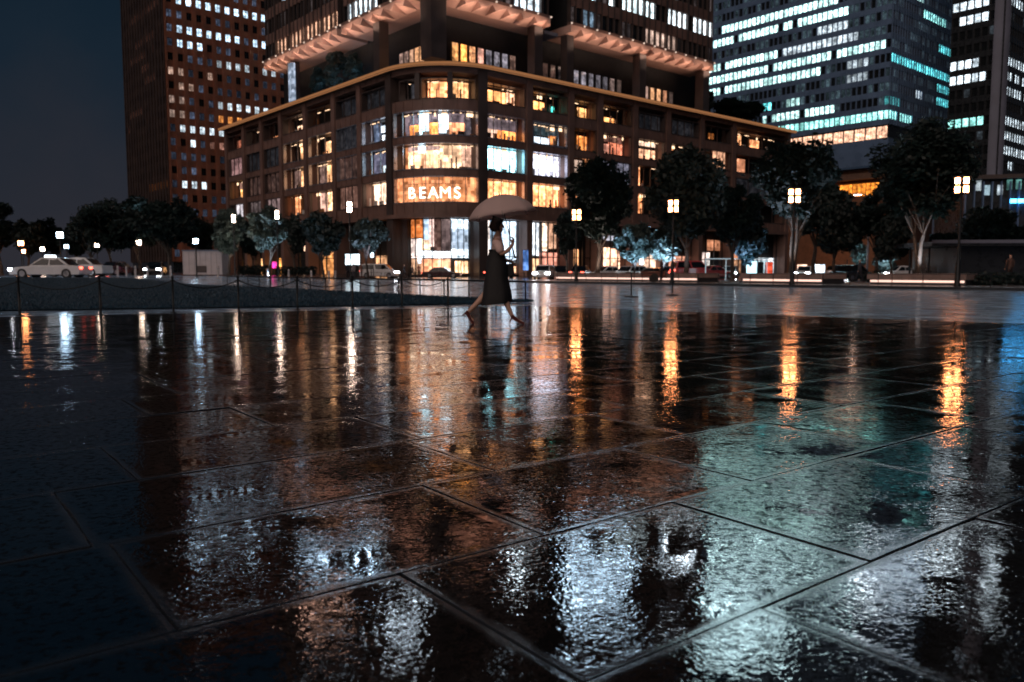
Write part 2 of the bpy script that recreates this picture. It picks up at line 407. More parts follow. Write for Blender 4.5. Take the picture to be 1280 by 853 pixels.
for _ in range(26000):
    u, v = gr.random() ** 0.9, gr.random() ** 1.6
    p = lawn_pt(u, v); a = gr.uniform(0, 6.28); hh = gr.uniform(0.03, 0.075); ww = 0.012
    d = Vector((math.cos(a) * ww, math.sin(a) * ww, 0)); tp = p + Vector((gr.gauss(0, .02), gr.gauss(0, .02), hh))
    m.add([p - d, p + d, tp], [(0, 1, 2)])
tag(m.build('grass', M['grass']), kind='stuff')

# sidewalk and kerb along the lamp row on the right
LAMPS = [(1195, 39.4), (989, 45.0), (839.5, 52.0), (720, 60.0)]
LP = [Vector(((px - 640) / 1000 * Y, Y, 0)) for px, Y in LAMPS]
ld = (LP[3] - LP[0]).normalized(); ln = Vector((-ld.y, ld.x, 0))     # ln points to the camera side
if ln.y > 0: ln = -ln
kb0 = LP[0] + ln * 2.6 - ld * 40; kb1 = LP[3] + ln * 2.6 + ld * 9
def strip(name, a, b, n0, n1, z0, z1, mat):
    m = MB(); p = [a + ln * n0, b + ln * n0, b + ln * n1, a + ln * n1]
    m.hexa([Vector((q.x, q.y, z0)) for q in p] + [Vector((q.x, q.y, z1)) for q in p])
    return tag(m.build(name, mat, fix=True), kind='structure')
strip('kerb', kb0, kb1, -0.16, 0.16, -0.05, 0.11, M['kerb'])
strip('sidewalk', kb0, kb1, -0.161, -14.0, -0.05, 0.09, M['sidewalk'])
strip('kerb_channel', kb0, kb1, 0.161, 0.55, -0.03, 0.004, M['kerb'])

# ================================================================== BUILDINGS
BAZ = R(49.5); BROT = R(90) - BAZ
BU = Vector((math.sin(BAZ), math.cos(BAZ), 0)); BV = Vector((-BU.y, BU.x, 0))
def face_t(Cw, px, face, off=0.0):
    """distance along a facade (face 'R' runs along BU, 'L' along BV) where it is seen at column px; off = set back"""
    o = Cw + (BV * off if face == 'R' else BU * off); d = BU if face == 'R' else BV
    k = (px - 640) / 1000 / CP * 0.9975
    return (k * o.y - o.x) / (d.x - k * d.y)

def facade_frame(face):
    if face == 'R': return (lambda s, out, z: Vector((s, -out, z))), 0.0
    return (lambda s, out, z: Vector((-out, s, z))), R(-90)
def fbox(m, fr, s0, s1, o0, o1, z0, z1, mi=0):
    p = [fr(s0, o0, z0), fr(s1, o0, z0), fr(s1, o1, z0), fr(s0, o1, z0), fr(s0, o0, z1), fr(s1, o0, z1), fr(s1, o1, z1), fr(s0, o1, z1)]
    m.hexa(p, mi)

def window_mesh(name, w_, h, mullions, mats, bar=0.07):
    m = MB()
    m.box(-w_ / 2, w_ / 2, 0.0, 0.05, 0, h, 0)
    for k in range(mullions + 1):
        x = -w_ / 2 + w_ * k / max(1, mullions)
        m.box(x - bar / 2, x + bar / 2, -0.08, -0.002, 0, h, 1)
    m.box(-w_ / 2, w_ / 2, -0.07, -0.003, -bar / 2, bar / 2, 1); m.box(-w_ / 2, w_ / 2, -0.07, -0.003, h - bar / 2, h + bar / 2, 1)
    o = m.build(name, mats, fix=True); me = o.data; bpy.data.objects.remove(o); return me

WHT = (0.80, 0.92, 1.0); TEAL = (0.42, 0.95, 0.88); TEALW = (0.62, 0.96, 0.92); CYAN = (0.20, 0.85, 0.88); ORG = (1.0, 0.42, 0.13); WARM = (1.0, 0.47, 0.23); PINK = (1.0, 0.52, 0.40); BLUEW = (0.62, 0.82, 1.0)
SEGS = {}
def seg_lit(key, x, y, tol):
    for (x0, y0, x1, y1, col, st) in SEGS[key]:
        if x0 - 3 <= x <= x1 + 3:
            yy = y0 + (y1 - y0) * (x - x0) / max(1, x1 - x0)
            if abs(y - yy) < tol: return (col, st)
    return None

BOXES = {'main': [(695, 800, -135, -8, (.62, .82, 1), 5.5), (838, 892, -60, -8, (.78, .9, 1), 4), (636, 670, -60, -8, (.8, .92, 1), 4.5), (345, 470, -52, -5, (.6, .8, 1), 5), (362, 425, -135, -66, (1, .62, .48), 5), (470, 520, -150, -90, (.75, .88, 1), 4.5)],
 'brick': [(216, 335, -34, -8, BLUEW, 4.5)], 'teal': [(850, 1010, -200, -60, (.7, .95, 1), 3.6), (900, 1104, -40, -8, (.7, .97, 1), 3.2), (1108, 1190, -115, -8, WHT, 4.8), (1030, 1104, -110, -75, (.7, .95, 1), 3)], 'dark': [(1180, 1236, -60, -8, WHT, 4), (1250, 1290, -120, -8, WHT, 4)]}
def box_lit(key, x, y, row_on, rr):
    for (x0, x1, y0, y1, c, st) in BOXES[key]:
        if x0 <= x <= x1 and y0 <= y <= y1: return (c, st * 3.0 * rr.uniform(.5, 1.15)) if rr.random() < (.92 if row_on < .7 else .25) else None
    return ((.7, .85, 1), 1.2) if rr.random() < .05 else None
def place_windows(root, wins, w_, h, mull, frame_mat, limit=100, name='window', pane='office'):
    """wins: list of (local pos, rotation, world pos, colour or None). The largest visible ones are parts, the rest one part."""
    me = window_mesh(name, w_, h, mull, [M['office_obj'], frame_mat])
    def score(q):
        x, y = pix(q[2]); vis = -10 < x < 1290 and -14 < y < 345
        return (0 if vis else 1, 0 if q[3] else 1, q[2].length)
    wr_ = random.Random(len(wins))
    wins[:] = [(a_, b_, c_, None if (d_ and d_[1] > .3 and wr_.random() < .04) else ((d_[0], d_[1] * wr_.choice((.45, .7, .8, .9, 1, 1, 1.1, 1.25))) if d_ else None)) for a_, b_, c_, d_ in wins]
    wins.sort(key=score)
    for (lp, rz, wp, c) in wins[:limit]:
        inst(me, name, root, lp, rz, (*c[0], c[1] / 4.0) if c else (0, 0, 0, 0))
    rest = wins[limit:]
    if not rest: return
    m = MB(); cols = []
    for (lp, rz, wp, c) in rest:
        mt = Matrix.Translation(lp) @ Matrix.Rotation(rz, 4, 'Z')
        q = [mt @ Vector(v) for v in ((-w_ / 2, 0, 0), (w_ / 2, 0, 0), (w_ / 2, 0, h), (-w_ / 2, 0, h), (-w_ / 2, .05, 0), (w_ / 2, .05, 0), (w_ / 2, .05, h), (-w_ / 2, .05, h))]
        m.hexa(q, 0); cols += [(*c[0], c[1] / 4.0) if c else (0, 0, 0, 0)] * 8
        for k in range(mull + 1):
            x = -w_ / 2 + w_ * k / max(1, mull)
            m.hexa([mt @ Vector((a, b, z)) for z in (0, h) for a, b in ((x - .04, -.08), (x + .04, -.08), (x + .04, -.002), (x - .04, -.002))], 1); cols += [(0, 0, 0, 0)] * 8
    o = m.build(name, [M['office_att'], frame_mat], root); o['kind'] = 'stuff'
    at = o.data.attributes.new('lit', 'FLOAT_COLOR', 'POINT')
    at.data.foreach_set('color', [q for c in cols for q in c])

def tower(name, label, cat, Cw, wR, wL, z0, nfl, fh, bay, sill, wh, wallmat, spanmat, framemat, key, pier_w=0.4, pier_out=0.35, tol=8, mull=2, upper=None, extra=None, dim=None, zbot=0.0, top_extra=3.0, leftmat=None):
    root = thing(name, label, cat, Cw, BROT)
    H = z0 + nfl * fh
    m = MB(); m.box(0.3, wR, 0.3, wL, zbot, H + top_extra); m.build('core_wall', M['black_clad'], root)
    wins = []; rr = random.Random(hash(key) % 1000 if False else sum(map(ord, key)))
    for face, Wd in (('R', wR), ('L', wL)):
        fr, rz = facade_frame(face); n = max(1, round(Wd / bay)); b = Wd / n
        m = MB()
        for k in range(nfl + 1):
            zb = z0 + k * fh
            fbox(m, fr, 0.0, Wd, -0.28, 0.0, zb + sill + wh - fh if k else zb - 0.6, zb + sill)
        fbox(m, fr, 0.0, Wd, -0.28, 0.02, H - fh + sill + wh + fh, H + top_extra)
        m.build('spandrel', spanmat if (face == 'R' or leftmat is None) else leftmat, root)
        m = MB()
        for i in range(n + 1):
            s = i * b; fbox(m, fr, max(0.0, s - pier_w / 2), min(Wd, s + pier_w / 2), -0.25, pier_out, z0 - 0.5, H + top_extra)
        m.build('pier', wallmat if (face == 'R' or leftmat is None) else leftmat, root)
        mw = root.matrix_basis if False else (Matrix.Translation(Cw) @ Matrix.Rotation(BROT, 4, 'Z'))
        for k in range(nfl):
            row_on = rr.random()
            run = rr.random()
            for i in range(n):
                lp = fr((i + 0.5) * b, -0.22, z0 + k * fh + sill); wp = mw @ (lp + Vector((0, 0, wh / 2)))
                x, y = pix(wp); c = None
                if y > -9: c = seg_lit(key, x, y, tol)
                else: c = box_lit(key, x, y, row_on, rr)
                if c is None and dim: c = dim(face, rr, y)
                wins.append((lp, rz, wp, c))
    n0 = max(1, round(wR / bay)); place_windows(root, wins, wR / n0 - pier_w - 0.02, wh, mull, framemat)
    return root


# ---- brown brick tower
SEGS['brick'] = [(216, 1, 329, 25, BLUEW, 3.2), (216, 36, 253, 43, BLUEW, 3.2), (259, 45, 297, 52, BLUEW, 2.8), (312, 55, 345, 61, BLUEW, 3.0),
    (216, 53, 252, 61, BLUEW, 2.8), (271, 82, 345, 96, WHT, 0.9), (216, 88, 226, 90, (.9, .62, .5), .6), (258, 97, 270, 99, (.9, .62, .5), .6), (228, 107, 240, 111, (.9, .62, .5), .6), (273, 134, 333, 143, WHT, 1.6), (274, 153, 297, 158, ORG, 1.5),
    (230, 161, 282, 170, WHT, 1.3), (233, 178, 246, 181, WHT, 2.4), (224, 232, 260, 238, WHT, 2.2), (216, 120, 226, 124, (.9, .65, .55), .5), (216, 141, 228, 145, (.9, .65, .55), .45), (261, 176, 282, 180, PINK, 0.5),
    (166, 25, 197, 1, PINK, 0.99), (173, 51, 191, 37, PINK, 0.99), (167, 72, 181, 62, PINK, 0.88), (181, 81, 191, 70, PINK, 0.99), (182, 111, 195, 101, PINK, 1.32), (166, 153, 176, 145, PINK, 1.10), (186, 241, 211, 232, ORG, 1.54)]
SEGS['brick'] = [(a, b, c, d, e_, f * .55) for a, b, c, d, e_, f in SEGS['brick']]
def brick_dim(face, rr, y):
    if y < -9: return None
    if face == 'R':
        if rr.random() < 0.62: return ((0.45, 0.55, 0.8), rr.uniform(0.02, 0.12))
        return None
    return (PINK, 0.1) if rr.random() < 0.03 and y > -9 else None
Cb = W(213, 250, 225); Cb.z = 0
tower('brick_office_tower', 'brown brick grid office tower with bluish lit window rows behind the round-cornered block', 'tower', Cb, 46, 39.5, 4.0, 28, 3.85, 2.72, 0.85, 2.0, M['brick'], M['brick'], M['metal_d'], 'brick', pier_w=1.2, pier_out=0.3, tol=8, mull=2, dim=brick_dim, leftmat=M['brick_dark'])

# ---- teal glass tower
SEGS['teal'] = [(905, 35, 1052, 0, TEALW, 2.2), (884, 57, 1060, 12, TEALW, 2.4), (1027, 38, 1061, 30, WHT, 0.9), (980, 69, 1074, 47, WHT, 0.9), (872, 94, 969, 71, TEALW, 2.3), (967, 90, 1060, 68, TEALW, 2.0),
    (872, 109, 955, 94, TEALW, 2.2), (872, 124, 1040, 94, TEALW, 2.0), (946, 129, 982, 122, CYAN, 1.8), (986, 122, 1010, 117, TEALW, 1.2), (950, 147, 1040, 130, TEALW, 1.9), (900, 170, 1104, 140, TEAL, 1.9),
    (1066, 68, 1105, 60, TEALW, 2.2), (1105, 61, 1184, 91, CYAN, 1.9), (1156, 20, 1180, 34, TEAL, 1.7), (1140, -2, 1152, 2, TEALW, 1.6), (1105, 141, 1136, 152, TEAL, 1.9), (1143, 110, 1152, 122, WHT, 0.7), (1175, 67, 1186, 71, CYAN, 1.4), (1172, 113, 1184, 117, CYAN, 1.4), (1172, 127, 1184, 130, CYAN, 1.5),
    (1106, 124, 1122, 130, CYAN, 0.4), (1060, 100, 1082, 97, WHT, 0.35), (1062, 85, 1082, 80, WHT, 0.5)]
def teal_up(face, k, i, n, row_on, rr):
    if row_on < 0.66: return (TEALW if rr.random() < 0.7 else WHT, rr.uniform(1.2, 2.6)) if rr.random() < (0.85 if face == 'L' else 0.35) else None
    return (TEALW, 1.5) if rr.random() < 0.12 else None
def teal_dim(face, rr, y): return ((0.4, 0.6, 0.7), rr.uniform(0.03, 0.10)) if rr.random() < 0.5 else None
Ct = W(1107, 250, 212); Ct.z = 0
zt = W(1107, 152, 212).z
troot = tower('glass_office_tower', 'tall grey glass office tower with long bright teal lit office floors', 'tower', Ct, 39, 70, zt, 25, 3.62, 1.5, 0.85, 2.15, M['greysteel'], M['greysteel'], M['greysteel'], 'teal', pier_w=0.2, pier_out=0.12, tol=7.6, mull=1, upper=teal_up, dim=teal_dim, zbot=zt - 2)
# its podium: warm lit floor, blank band, dark soffit, orange lobby, brown base
zw = lambda py: W(1104, py, 212).z
m = MB(); m.box(0.2, 39, 0.2, 70, zw(172), zt - 2); m.build('podium_wall', M['black_clad'], troot)
m = MB()
for fr, rz in (facade_frame('R'), facade_frame('L')):
    fbox(m, fr, 0, 39 if rz == 0 else 70, -0.3, 0.1, zw(205), zw(172) - 0.05)
m.build('blank_band', M['greysteel'], troot)
wm = window_mesh('warm_window', 2.7, zw(156) - zw(171), 2, [M['office_obj'], M['metal_d']])
for i in range(11):
    inst(wm, 'podium_window', troot, facade_frame('L')[0](1.6 + 3.0 * i, 0.02, zw(172)), R(-90), (1.0, 0.6, 0.42, 0.30 * (0.8 + 0.3 * rnd.random())))
m = MB(); m.box(3.0, 37, 3.0, 68, 0, zw(205) - 0.1); m.build('base_wall', pmat('lit_brown_stone', (0.22, 0.10, 0.055), 0.6), troot)
m = MB(); m.box(1.0, 38, 1.0, 70, zw(221), zw(213)); m.build('soffit_ledge', pmat('brown_soffit', (0.16, 0.09, 0.06), 0.6), troot)
lm = window_mesh('lobby_window', 3.6, 3.4, 3, [M['office_obj'], M['metal_d']])
for i in range(12):
    inst(lm, 'lobby_window', troot, facade_frame('L')[0](4.9 + 3.7 * i, -2.9, zw(242)), R(-90), (1.0, 0.36, 0.06, 0.27 * (0.7 + 0.6 * rnd.random())))
lw = window_mesh('strip_window', 6.0, 0.7, 3, [M['office_obj'], M['metal_d']])
for i in range(6):
    inst(lw, 'strip_window', troot, facade_frame('L')[0](5.9 + 6.2 * i, -2.9, zw(216.5)), R(-90), (1.0, 0.5, 0.3, 0.2))
lamp('AREA', tuple(Ct + BV * 14 - BU * 10 + Vector((0, 0, 3))), 110, (1.0, 0.42, 0.16), 8, tuple(Ct + BV * 14 + BU * 4 + Vector((0, 0, 12))), name='lobby_wash_light')

# ---- dark tower at the far right
SEGS['dark'] = [(1187, 8, 1236, 0, WHT, 2.0), (1186, 26, 1232, 14, WHT, 1.9), (1184, 77, 1232, 68, WHT, 2.0), (1199, 91, 1231, 83, WHT, 2.0), (1183, 111, 1229, 101, WHT, 1.9), (1182, 149, 1227, 143, TEAL, 1.6),
    (1256, 1, 1276, 9, WHT, 1.7), (1253, 69, 1282, 83, WHT, 1.8), (1256, 88, 1282, 100, WHT, 1.8), (1250, 105, 1282, 119, WHT, 1.8), (1248, 146, 1282, 157, WHT, 1.7), (1246, 163, 1282, 176, WHT, 1.7), (1245, 182, 1282, 193, WHT, 1.7), (1262, 216, 1282, 225, WHT, 1.5)]
def dark_up(face, k, i, n, row_on, rr): return (WHT, rr.uniform(1.3, 2.2)) if row_on < 0.5 and rr.random() < 0.8 else None
Cd = W(1244, 250, 190); Cd.z = 0
droot = tower('dark_office_tower', 'black office tower with a plain grey corner pier between two white lit faces', 'tower', Cd, 42, 11.5, W(1244, 232, 190).z, 34, 3.42, 1.65, 0.8, 2.0, M['black_clad'], M['black_clad'], M['metal_d'], 'dark', pier_w=0.3, pier_out=0.1, tol=8.6, mull=1, upper=dark_up, dim=lambda f, rr, y: ((0.5, 0.6, 0.7), 0.05) if rr.random() < 0.15 else None)
m = MB(); pr = []
for k in range(9):
    a = math.pi + (math.pi / 2) * k / 8; pr.append((1.9 + 2.6 * math.cos(a), 1.9 + 2.6 * math.sin(a)))
pr += [(1.9, 1.9)]
n = len(pr); vs = [(x, y, 0) for x, y in pr] + [(x, y, 148) for x, y in pr]
m.add(vs, [tuple(range(n - 1, -1, -1)), tuple(range(n, 2 * n))] + [(i, (i + 1) % n, n + (i + 1) % n, n + i) for i in range(n)])
m.build('corner_pier', M['pier'], droot, fix=True)

# ---- low dark block in front of it, vertical fins and a blue light line
Cl = W(1204, 300, 100); Cl.z = 0
lroot = thing('low_office_block', 'low dark block with vertical fins and a blue light line, under the black tower', 'building', Cl, R(-14))
zz = lambda py: W(1240, py, 101).z
m = MB(); m.box(0, 24, 0.3, 14, 0, zz(226)); m.build('wall', M['black_clad'], lroot)
m = MB()
for i in range(25): m.box(i * 0.98 - 0.06, i * 0.98 + 0.06, -0.25, 0.298, 3.0, zz(226) - 0.3)
m.build('fin', M['greysteel'], lroot)
m = MB(); m.box(-0.4, 24, -0.6, 14, zz(226), zz(221)); m.build('roof_slab', M['stone_d'], lroot)
m = MB()
for i in range(12): m.box(4.9 + i * 0.8, 5.55 + i * 0.8, -0.45, -0.3, zz(256) + 0.0, zz(251.5))
m.build('light_line', emat('blue_led_light', (0.06, 0.45, 1.0), 7), lroot)
wm2 = window_mesh('low_window', 0.7, 1.3, 1, [M['office_obj'], M['metal_d']])
for (x, py, c, s) in ((1.0, 240, (0.7, 0.8, 0.85), .12), (2.0, 246, (0.6, 0.8, 0.9), .1), (5.4, 240, TEAL, .06), (6.4, 241, TEAL, .07), (7.3, 240, TEAL, .09), (4.4, 240, TEAL, .05), (3.4, 246, WHT, .12)):
    inst(wm2, 'window', lroot, (x + 0.45, 0.2, zz(py)), 0, (*c, s))

# ================================================================== ROUND-CORNERED BLOCK
Cm = W(540, 250, 109); Cm.z = 0
RC = 9.5; AH = RC * math.pi / 4
mroot = thing('shopping_block', 'dark stone shop and office block with round lit corner and white sign letters', 'building', Cm, BROT)
MW = Matrix.Translation(Cm) @ Matrix.Rotation(BROT, 4, 'Z')
def PP(p, off, z):
    if p > AH: return Vector((RC + p - AH, -off, z))
    if p < -AH: return Vector((-off, RC - p - AH, z))
    a = R(225) + p / RC
    return Vector((RC + (RC + off) * math.cos(a), RC + (RC + off) * math.sin(a), z))
PT = [(-75 + 0.25 * i) for i in range(int(170 / 0.25))]; PXT = [pix(MW @ PP(p, 0, 18))[0] for p in PT]
def p_of(px):
    for i in range(len(PT) - 1):
        if PXT[i] <= px < PXT[i + 1]: return PT[i] + 0.25 * (px - PXT[i]) / (PXT[i + 1] - PXT[i])
    return PT[-1]
def stations(p0, p1):
    st = [p0] + [q * AH / 8 for q in range(-8, 9) if p0 + 0.02 < q * AH / 8 < p1 - 0.02] + [p1]
    return st
def sweep(m, p0, p1, o0, o1, z0, z1, mi=0):
    st = stations(p0, p1); vs = []
    for p in st: vs += [PP(p, o0, z0), PP(p, o1, z0), PP(p, o1, z1), PP(p, o0, z1)]
    fs = [(0, 1, 2, 3), tuple(4 * (len(st) - 1) + q for q in (3, 2, 1, 0))]
    for i in range(len(st) - 1):
        for a in range(4):
            b = (a + 1) % 4; fs.append((4 * i + a, 4 * (i + 1) + a, 4 * (i + 1) + b, 4 * i + b))
    m.add(vs, fs, mi)
PL, PR = p_of(284), p_of(985)
zc = lambda py: W(546, py, 112.9).z
Z = {'cor0': zc(83.5), 'cor1': zc(79), 'l5': (zc(123), zc(97)), 'l4': (zc(169), zc(137)), 'l3': (zc(211), zc(178)), 'l2': (zc(253), zc(220)), 'g': (0.35, zc(272))}
# core behind everything
m = MB(); st = stations(PL, PR); ring = [PP(p, -2.4, 0) for p in st]; top = [PP(p, -2.4, Z['cor0']) for p in st]
far = [Vector((PP(PR, 0, 0).x, 55, 0)), Vector((50, PP(PL, 0, 0).y, 0))]
base = ring + far; tp = top + [Vector((q.x, q.y, Z['cor0'])) for q in far]; n = len(base)
m.add(base + tp, [tuple(range(n - 1, -1, -1)), tuple(range(n, 2 * n))] + [(i, (i + 1) % n, n + (i + 1) % n, n + i) for i in range(n)])
m.build('core_wall', M['void'], mroot, fix=True)
# spandrel bands
bands = [(Z['g'][1] + 0.55, Z['l2'][0], 0.0), (Z['l2'][1], Z['l3'][0], 0.0), (Z['l3'][1], Z['l4'][0], 0.0), (Z['l4'][1], Z['l5'][0], 0.0), (Z['l5'][1] + 0.75, Z['cor0'], 0.1)]
for z0, z1, o in bands:
    m = MB(); sweep(m, PL, PR, -2.38, o, z0, z1)
    k = PL + 0.8
    while k < PR:                                   # fine upright ribs on the cladding
        sweep(m, k - 0.05, k + 0.05, o + 0.002, o + 0.07, z0 + 0.1, z1 - 0.1); k += 1.6
    m.build('spandrel', M['stone'], mroot, fix=True)
m = MB(); sweep(m, PL, PR, -2.38, 0.5, Z['g'][1], Z['g'][1] + 0.548); m.build('canopy_ledge', M['stone'], mroot, fix=True)
# cornice with its gilded edge
m = MB(); sweep(m, PL - 0.5, PR + 0.5, -2.3, 1.3, Z['cor0'] + 0.002, Z['cor1']); co = m.build('cornice', M['stone_d'], mroot, fix=True)
m = MB(); sweep(m, PL - 0.5, PR + 0.5, 1.302, 1.36, Z['cor0'] + 0.05, Z['cor1'] - 0.08); sweep(m, PL - 0.4, PR + 0.4, 1.0, 1.28, Z['cor0'] - 0.05, Z['cor0'] - 0.004); m.build('edge_light', M['gold'], co)

pil_px = [306.5, 328.5, 352.5, 383, 418.5, 450.5, 487.5, 603, 661, 713, 749, 793, 834, 876, 916]
pil = [PL + 0.4] + [p_of(x) for x in pil_px] + [PR - 0.4]
for p in pil:
    big = abs(p) < 12
    m = MB(); sweep(m, p - (0.75 if big else 0.55), p + (0.75 if big else 0.55), -2.37, 0.28, 0, Z['cor0'] - 0.02)
    m.build('pilaster', M['stone'] if not big else M['stone_d'], mroot, fix=True)

def pod_window(p0, p1, z0, z1, col, st, frame='stone_d', rec=0.5, mull=None, cover=None, fw=0.12):
    """window of the podium: frame with mullions, and the pane set back behind it; cover=(a,b,z0,z1) limits the lit pane"""
    m = MB(); w_ = p1 - p0
    sweep(m, p0, p1, -rec, 0.06, z0, z0 + fw); sweep(m, p0, p1, -rec, 0.06, z1 - fw, z1)
    sweep(m, p0, p0 + fw, -rec, 0.058, z0 + fw, z1 - fw); sweep(m, p1 - fw, p1, -rec, 0.058, z0 + fw, z1 - fw)
    n = mull if mull is not None else max(2, round(w_ / 1.5))
    for k in range(1, n):
        q = p0 + w_ * k / n; sweep(m, q - 0.035, q + 0.035, -0.28, -0.12, z0 + fw, z1 - fw)
    wn = m.build('window', M[frame], mroot, fix=True)
    lit = max([st] if cover is None else [q[5] for q in cover]); deep = min(1.55, (2.2 - rec) / .95) if lit > .45 and w_ > 2.5 else 0.0
    def pane(a, b, c, d, colr, s):
        m = MB(); sweep(m, p0 + fw + (w_ - 2 * fw) * a, p0 + fw + (w_ - 2 * fw) * b, -rec - deep * .95 - 0.08, -rec - deep * .95, z0 + fw + (z1 - z0 - 2 * fw) * c, z0 + fw + (z1 - z0 - 2 * fw) * d)
        o = m.build('pane', M['shop'], wn, fix=True); o.color = (*colr, s / 4.0)
    if cover is None: pane(0, 1, 0, 1, col, st)
    else:
        for (a, b, c, d, cc, s) in cover: pane(a, b, c, d, cc, s)
    if deep:
        m = MB(); q = p0 + .4
        while q < p1 - .5:
            ln_ = wrnd.choice((.25, .25, .9, 1.4)); o_ = -rec - deep * wrnd.uniform(.35, .75)
            if wrnd.random() < .75: sweep(m, q, min(p1 - .2, q + ln_), o_ - .1, o_, z1 - fw - wrnd.choice((.12, .12, .5)), z1 - fw - .05)
            q += ln_ + wrnd.uniform(.3, 1.1)
        sweep(m, p0 + .2, p1 - .2, -rec - deep * .8, -rec - deep * .3, z1 - fw - .05, z1 - fw - .02, 1)
        m.build('ceiling_light', [M['ceil'], M['rack_d']], wn)
        m = MB(); q = p0 + .3; zf = z0 + fw
        while q < p1 - .6:
            ww = wrnd.choice((.18, .25, .5, .9, 1.3)); hh = wrnd.uniform(.3, 1.0) if ww > .4 else wrnd.uniform(.9, 1.7); o_ = -rec - deep * wrnd.uniform(.25, .8)
            if wrnd.random() < .7: sweep(m, q, min(p1 - .15, q + ww), o_ - .15, o_, zf, min(z1 - .5, zf + hh), wrnd.randrange(3))
            q += ww + wrnd.uniform(.15, .9)
        sweep(m, p0 + .15, p1 - .1, -rec - deep * .9, -rec - deep * .2, zf - .03, zf + .02, 0)
        m.build('display_stand', [M['rack_d'], M['rack_w'], M['rack_l']], wn)
    return wn
wrnd = random.Random(8)
M['ceil'] = emat('ceiling_lamp_light', (1.0, .64, .38), 1.3, False)
M['rack_d'] = pmat('dark_display_wood', (.03, .018, .012), .5); M['rack_w'] = pmat('warm_display_wood', (.32, .15, .06), .5); M['rack_l'] = pmat('pale_display_panel', (.6, .55, .5), .6)
DK = (0.3, 0.3, 0.35)
def bay(px0, px1): return p_of(px0), p_of(px1)
L = lambda k: Z[k]
FR = 'metal_l'
# curved corner
c0, c1 = bay(492, 598)
pod_window(c0, c1, *L('l2'), WARM, .42, FR, mull=7)
pod_window(c0, c1, *L('l3'), WARM, 1.0, FR, mull=7, cover=[(0, .06, 0, 1, WARM, .5), (.06, .56, 0, .8, (1, .6, .38), 1.0), (.06, .25, .8, 1, (.7, .5, .45), .5), (.25, .37, .72, 1, (.7, .9, 1), 1.5), (.37, .56, .8, 1, (.7, .5, .45), .5), (.565, .86, 0, 1, (1, .68, .46), 1.1), (.865, 1, 0, 1, (1, .65, .5), .45)])
pod_window(c0, c1, *L('l4'), WARM, 1.0, FR, mull=7, cover=[(0, .1, 0, 1, (.5, .4, .45), .18), (.1, .26, 0, .55, ORG, .9), (.1, .26, .55, 1, (.5, .42, .5), .25), (.27, .41, 0, 1, (.65, .9, 1), 1.5), (.42, .55, 0, .6, ORG, 1.0), (.42, .55, .6, 1, (.5, .42, .5), .25), (.555, .68, .15, .95, (.8, .92, 1), 1.7), (.685, .9, 0, .6, (1, .5, .28), .8), (.685, .9, .6, 1, (.5, .4, .45), .25), (.91, 1, 0, 1, (.4, .35, .4), .15)])
pod_window(p_of(527), p_of(560.5), *L('l5'), WARM, 0.9, 'stone_d', rec=1.0, mull=3)
pod_window(p_of(565.5), p_of(595), *L('l5'), (1, .58, .3), 0.9, 'stone_d', rec=1.0, mull=4)
pod_window(p_of(500), p_of(520), L('l5')[0], L('l5')[1], DK, .1, 'stone_d', rec=1.0, cover=[(0, .5, 0, 1, DK, .06), (.55, 1, 0, .3, (1, .8, .7), 1.6), (.55, 1, .3, 1, (.8, .5, .4), .12)])
for p in (p_of(522.5), p_of(563)):
    m = MB(); sweep(m, p - 0.35, p + 0.35, -2.3, 0.12, Z['l5'][0], Z['l5'][1] + 0.74); m.build('pilaster', M['stone_d'], mroot, fix=True)
# right hand bays
a0, a1 = bay(608, 656); b0, b1 = bay(665.5, 709.5)
pod_window(a0, a1, *L('l2'), WARM, 1.2, FR, mull=5)
pod_window(a0, a1, *L('l3'), (.45, .9, 1), 2.3, FR, mull=5)
pod_window(a0, a1, *L('l4'), WARM, .6, FR, mull=5, cover=[(0, .5, 0, .5, (1, .7, .55), .8), (0, 1, .5, 1, (.45, .36, .4), .22), (.5, 1, 0, .5, ORG, 1.0)])
pod_window(a0, a1, *L('l5'), (1, .55, .25), .9, 'stone_d', rec=1.0, mull=5, cover=[(0, .75, 0, .85, (1, .5, .22), .95), (.78, 1, 0, .9, (1, .6, .4), 1.0)])
pod_window(b0, b1, *L('l2'), WARM, 1.15, FR, mull=5)
pod_window(b0, b1, *L('l3'), (.86, .86, 1), 1.2, FR, mull=5)
pod_window(b0, b1, *L('l4'), DK, .1, FR, mull=4, fw=0.25, cover=[(0, 1, .55, 1, (.2, .3, .35), .1), (0, .72, .12, .45, (.8, .9, 1), .9), (.72, .95, 0, .6, ORG, .35), (0, .72, 0, .11, DK, .1)])
pod_window(b0, b1, *L('l5'), (1, .5, .2), .9, 'stone_d', rec=1.0, mull=5, cover=[(.08, .6, 0, .7, (1, .5, .2), 1.05), (.78, .9, .2, .55, (.1, .9, .75), .9)])
